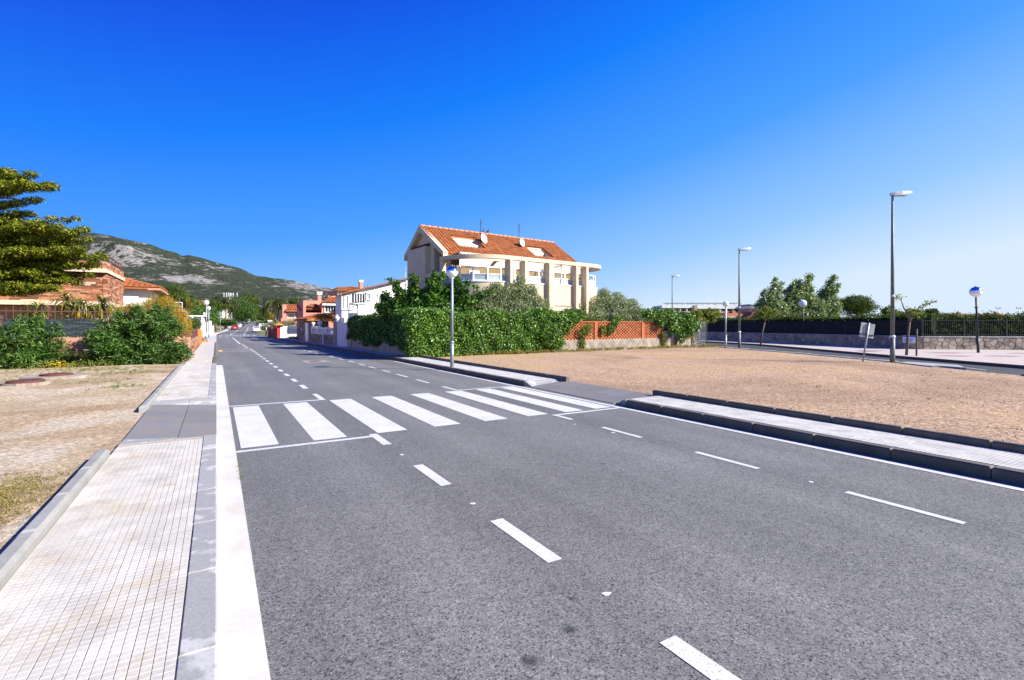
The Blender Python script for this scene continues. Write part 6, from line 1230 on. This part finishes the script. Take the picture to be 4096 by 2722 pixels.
MB().add([(-1.4, 0, 1.75), (1.4, 0, 1.75), (1.4, 3, 1.75), (-1.4, 3, 1.75), (-1.0, 1.5, 2.35), (1.0, 1.5, 2.35)], [(0, 1, 5, 4), (1, 2, 5), (2, 3, 4, 5), (3, 0, 4)]).build('canopy', MT['plastic'], mq); MB().box(-1.38, 1.38, .02, .06, 0, 1.74).build('side_sheet', MT['frosted'], mq)
for sx_ in (-1.38, 1.38): MB().tube([(sx_, 0, 0), (sx_, 0, 1.75)], .04, 6).build('pole', MT['steel'], mq)
# tilted sign seen from behind
sg = thing('tilted_sign', 'tilted traffic sign seen from behind at the lot edge', 'sign', (25.45, 11.25, .05), -YAW); sg.rotation_euler = (0, .16, -YAW)
MB().tube([(0, 0, -.05), (0, 0, 1.86)], .035, 8).build('post', MT['steel'], sg); MB().box(-.32, .32, .04, .06, 1.22, 1.84).build('panel', MT['steel'], sg); MB().box(-.32, .32, .0, .039, 1.3, 1.34).build('bracket', MT['dark_metal'], sg); MB().box(-.32, .32, .035, .062, 1.19, 1.218).build('panel_edge', MT['plastic'], sg)
# young street trees
def sapling(base, top, crown, label, n, leaf, r, stake=False):
    t = thing('young_tree', label, 'tree', (*base, .1), 0, 'young trees on the far pavement'); mb = MB(); top = Vector(top); mb.tube([(0, 0, -.1), (top.x * .4, top.y * .4, top.z * .5), tuple(top)], [.07, .06, .055], 9)
    mb.lathe([(.01, -.1)], 3) if False else None; mb.tube([tuple(top - Vector((0, 0, .1))), tuple(top + Vector((0, 0, .15)))], [.1, .06], 8)
    for c in crown: limb(mb, top, (c[0], c[1], c[2]), .045, .012, 6, .25)
    mb.build('trunk', MT['bark'], t); P, N = blob_pts(crown, n, .8); leaf_mesh('crown', P, N, .13, .08, L[leaf], t, 1.0)
    if stake: s_ = tag(MB().tube([(0, 0, -.05), (.05, 0, 1.45)], .045, 8).build('stake', MT['bark']), 'short wooden stake beside the young pollarded tree', 'stake'); s_.location = (base[0] - .25, base[1] - .55, .12)
b = ray(3041, 41); ex = Vector((math.cos(YAW), -math.sin(YAW), 0))
sapling(b, ex * .42 + Vector((0, 0, 2.1)), [tuple(ex * dx + Vector((0, dy, dz))) + (r_, r_, r_ * .8) for dx, dy, dz, r_ in ((.2, 0, 2.5, .4), (.8, .1, 2.6, .45), (1.3, 0, 2.75, .35), (.5, 0, 3.0, .35), (-.1, 0, 2.8, .3))], 'leaning young tree with sparse yellow-green leaves', 900, 'grass', .3)
b = ray(3625, 27.2)
sapling(b, ex * .2 + Vector((0, 0, 2.0)), [tuple(ex * dx + Vector((0, dy, dz))) + (r_, r_, r_ * .7) for dx, dy, dz, r_ in ((-.7, 0, 2.5, .35), (-.35, .1, 3.2, .28), (.5, 0, 2.4, .4), (1.2, 0, 2.9, .25), (.2, 0, 2.5, .3), (1.6, 0, 3.0, .18))], 'young pollarded tree with twisted twigs beside its stake', 300, 'grass', .3, True)
# trees behind the dark hedge
def wind(px_, d_, spec, label, n, leaf='poplar', name='poplar', ln=.24, wl=.14):
    x, y = ray(px_, d_); s = d_ / FPX; bl_ = []; g_ = random.Random(len(label))
    for (ax, ay, bx_, by_, w_) in spec:                     # streaming plumes from (ax,ay) to (bx,by) in photo offsets
        for k in range(9):
            f = k / 8; e = ex * ((ax + (bx_ - ax) * f - px_) * s); r = w_ * s * (1 - .6 * f); bl_.append((e.x, e.y + g_.uniform(-.6, .6), EYE + (1300 - (ay + (by_ - ay) * f)) * s, r, r, r * .85))
    return tree(name, label, (x, y, 0), 2.2, bl_, int(n * 2.4), leaf, ln, wl, tr=.2, shell=.75, axis=(.75, -.4, .35), spread=.8, nb=20)
wind(1700, 28.6, [(1620, 1240, 1565, 1122, 38), (1650, 1235, 1650, 1108, 42), (1690, 1230, 1738, 1095, 42), (1700, 1240, 1760, 1105, 38), (1740, 1235, 1825, 1118, 42), (1760, 1240, 1866, 1132, 42), (1780, 1240, 1900, 1150, 38), (1790, 1245, 1950, 1170, 36), (1600, 1250, 1530, 1180, 42), (1700, 1255, 1850, 1190, 52), (1640, 1250, 1700, 1170, 56), (1800, 1250, 1930, 1190, 34), (1600, 1262, 1500, 1225, 40), (1560, 1265, 1640, 1215, 50)],
     'dark green wind-swept broadleaf tree left of the lamp post', 9500, 'fig', 'broadleaf_tree', .17, .12)
wind(3075, 60, [(3065, 1270, 3095, 1120, 34), (3050, 1260, 3045, 1165, 24), (3090, 1250, 3130, 1135, 28), (3080, 1285, 3120, 1220, 40), (3050, 1285, 3060, 1230, 34)], 'wind-bent poplar, leftmost of the group behind the dark hedge', 5200)
wind(3195, 61, [(3150, 1275, 3215, 1110, 42), (3190, 1270, 3250, 1120, 40), (3170, 1230, 3160, 1140, 28), (3130, 1270, 3150, 1170, 34), (3230, 1270, 3245, 1170, 40), (3130, 1285, 3150, 1230, 40), (3240, 1285, 3270, 1210, 42), (3180, 1285, 3200, 1220, 40)], 'tallest wind-bent poplar behind the dark hedge', 15000)
wind(3280, 62, [(3260, 1275, 3320, 1115, 40), (3290, 1275, 3345, 1180, 38), (3270, 1230, 3330, 1145, 32), (3310, 1275, 3345, 1225, 34)], 'wind-bent poplar next to the round pine', 7500)
far_tree(3430, 1226, 210, 96, 88, 'pine', 'wide dark round pine behind the hedge', 9000, 'pine_tree', 41, ln=.3); far_tree(3550, 1246, 70, 50, 95, 'pine', 'small dark pine right of the wide round pine', 2600, 'pine_tree', 42, ln=.3)
far_tree(3655, 1255, 90, 40, 95, 'pine', 'low dark pine behind the pollarded tree', 2600, 'pine_tree', 43, ln=.3); far_tree(3730, 1250, 70, 40, 95, 'pine', 'small round pine above the railing hedge', 2600, 'pine_tree', 44, ln=.3); far_tree(3590, 1262, 60, 40, 80, 'pine', 'squat pine just above the hedge line', 2000, 'pine_tree', 45, ln=.3)
far_tree(3840, 1275, 500, 30, 150, 'pine', 'dark tree belt low on the horizon at right', 5000, 'tree_belt', 46, ln=.5)
# apartment block and neighbours
AD = 130.0; ar = thing('apartment_block', 'long pale apartment block with roof pergolas and balcony rows', 'building', (*ray(2808, AD), 0), -YAW); s = AD / FPX
def ab(name, mat, x0_, x1_, y0_, y1_, dy0=0, dy1=8, par=None): return MB().box((x0_ - 2808) * s, (x1_ - 2808) * s, dy0, dy1, EYE + (1300 - y1_) * s, EYE + (1300 - y0_) * s).build(name, MT[mat], par or ar)
ab('wall', 'salmon', 2650, 2970, 1236, 1300, 1.2, 9); ab('roof_band', 'white', 2648, 2776, 1222, 1233, 0, 9); ab('roof_band', 'white', 2788, 2972, 1222, 1236, 0, 9); ab('stair_tower', 'beige', 2776, 2788, 1221, 1300, -.3, 8); ab('end_wall', 'cream', 2648, 2672, 1234, 1300, .3, 8)
for i in range(4): ab('balcony_front', 'cream', 2674 + i * 26, 2698 + i * 26, 1246, 1251, 0, .2)
for i in range(7): ab('balcony_front', 'cream', 2790 + i * 26, 2814 + i * 26, 1247, 1252, 0, .2)
for i in range(11):
    x0_ = 2677 + i * 26.5
    if 2770 < x0_ < 2790: continue
    w_ = ab('window', 'dark_glass', x0_, x0_ + 15, 1237, 1246, 1.1, 1.19); ab('balcony_divider', 'white', x0_ + 18, x0_ + 21, 1236, 1250, .1, 1.1); ab('window', 'dark_glass', x0_, x0_ + 15, 1256, 1268, 1.1, 1.19)
for a_, b_2 in ((2672, 2755), (2768, 2860), (2866, 2968)):
    mb = MB(); zt1 = EYE + (1300 - 1213) * s; zb1 = EYE + (1300 - 1222) * s
    mb.bar(((a_ - 2808) * s, .5, zt1), ((b_2 - 2808) * s, .5, zt1), .18).bar(((a_ - 2808) * s, 4, zt1), ((b_2 - 2808) * s, 4, zt1), .18); [mb.bar(((a_ + (b_2 - a_) * k / 4 - 2808) * s, .5, zb1), ((a_ + (b_2 - a_) * k / 4 - 2808) * s, .5, zt1), .16) for k in range(5)]; [mb.bar(((a_ + (b_2 - a_) * k / 8 - 2808) * s, .5, zt1), ((a_ + (b_2 - a_) * k / 8 - 2808) * s, 4, zt1), .12) for k in range(9)]; mb.build('pergola', MT['steel'], ar)
a2 = thing('apartment_tower', 'end of a second pale apartment block beside the poplars', 'building', (*ray(3022, 125), 0), -YAW); s2 = 125 / FPX
MB().box(-24 * s2, 60 * s2, 0, 8, 0, EYE + 64 * s2).build('wall', MT['pink'], a2); MB().box(-22 * s2, 60 * s2, -.4, 8, EYE + 65 * s2, EYE + 75 * s2).build('parapet', MT['white'], a2); MB().box(-26 * s2, 60 * s2, -.8, 8.4, EYE + 80 * s2, EYE + 83 * s2).build('flat_roof', MT['white'], a2); MB().box(-14 * s2, 40 * s2, .2, 7.5, EYE + 75 * s2, EYE + 80 * s2).build('penthouse', MT['cream'], a2); MB().box(-12 * s2, -4 * s2, -.05, .0, EYE + 48 * s2, EYE + 60 * s2).build('window', MT['dark_glass'], a2)
rh = thing('red_roof_house', 'red-walled house with low hipped roof in front of the apartments', 'house', (*ray(2955, 92), 0), -YAW); s3 = 92 / FPX
MB().box(-52 * s3, 30 * s3, 0, 6, 0, EYE + 34 * s3).build('wall', MT['salmon'], rh); MB().add([(-60 * s3, -.6, EYE + 33 * s3), (48 * s3, -.6, EYE + 33 * s3), (48 * s3, 6.6, EYE + 33 * s3), (-60 * s3, 6.6, EYE + 33 * s3), (-20 * s3, 3, EYE + 52 * s3), (10 * s3, 3, EYE + 52 * s3)], [(0, 1, 5, 4), (1, 2, 5), (2, 3, 4, 5), (3, 0, 4), (3, 2, 1, 0)]).build('roof', MT['tile_roof'], rh); MB().box(-6 * s3, 6 * s3, 2, 3, EYE + 44 * s3, EYE + 58 * s3).build('chimney', MT['salmon'], rh)
for k in range(3): MB().box((-40 + 24 * k) * s3, (-32 + 24 * k) * s3, -.05, 0, EYE + 18 * s3, EYE + 28 * s3).build('window', MT['plastic'], rh)
pv = thing('white_pavilion', 'white flat-roofed glazed pavilion behind the hedge end', 'building', (*ray(2895, 70), 0), -YAW); s4 = 70 / FPX
MB().box(-38 * s4, 40 * s4, -.5, 5, EYE + 27 * s4, EYE + 33 * s4).build('roof', MT['white'], pv); MB().box(-32 * s4, 32 * s4, .3, 4.5, 0, EYE + 26.5 * s4).build('glazing', MT['dark_glass'], pv)
for k in range(9): MB().box((-32 + 8 * k) * s4 - .04, (-32 + 8 * k) * s4 + .04, .2, .3, 0, EYE + 26.5 * s4).build('mullion', MT['white_frame'], pv)
bs = thing('brick_gable', 'brown brick gable wall sloping beside the poplars', 'building', (*ray(3010, 78), 0), -YAW); s5 = 78 / FPX; n_ = [(-55 * s5, EYE + 12 * s5), (-5 * s5, EYE + 38 * s5), (0, EYE + 52 * s5), (40 * s5, EYE + 45 * s5), (40 * s5, 0), (-55 * s5, 0)]; MB().at((0, 0, 0), PI / 2).xprism([(-a_, z_) for a_, z_ in n_], 0, 3).build('wall', MT['stonebrick'], bs); MB().bar((-55 * s5, -.1, EYE + 12.5 * s5), (-5 * s5, -.1, EYE + 38.5 * s5), .3, .12).build('coping', MT['brick'], bs)
for px_, d_, w_, lab in ((3860, 120, 60, 'low cream roofed house beyond the railing hedge'), (4005, 130, 80, 'low brown house near the picture edge')):
    t = thing('distant_house', lab, 'house', (*ray(px_, d_), 0), -YAW); s6 = d_ / FPX; MB().box(-w_ / 2 * s6, w_ / 2 * s6, 0, 6, 0, EYE + 38 * s6).build('wall', MT['salmon'], t); MB().add([(-w_ * .6 * s6, -.5, EYE + 38 * s6), (w_ * .6 * s6, -.5, EYE + 38 * s6), (w_ * .6 * s6, 6.5, EYE + 38 * s6), (-w_ * .6 * s6, 6.5, EYE + 38 * s6), (-w_ * .2 * s6, 3, EYE + 47 * s6), (w_ * .2 * s6, 3, EYE + 47 * s6)], [(0, 1, 5, 4), (1, 2, 5), (2, 3, 4, 5), (3, 0, 4), (3, 2, 1, 0)]).build('roof', MT['tile_roof'], t); MB().box(-.9, .0, -.05, 0, EYE + 20 * s6, EYE + 32 * s6).build('window', MT['dark_glass'], t); MB().box(w_ * .15 * s6, w_ * .25 * s6, 2, 3, EYE + 38 * s6, EYE + 50 * s6).build('chimney', MT['salmon'], t)
for px_, lab in ((3996, 'distant sports floodlight mast, left one'), (4077, 'distant sports floodlight mast at the picture edge')):
    t = thing('floodlight_mast', lab, 'floodlight', (*ray(px_, 160), 0), -YAW, 'distant floodlight masts'); MB().tube([(0, 0, 0), (0, 0, 7.2)], [.12, .08], 8).build('pole', MT['steel'], t); MB().bar((-.8, 0, 7.0), (.8, 0, 7.0), .1).build('crossbar', MT['steel'], t)
    for sx_ in (-.6, .6): MB().box(sx_ - .28, sx_ + .28, -.2, .2, 7.05, 7.45).build('lamp', MT['plastic'], t)
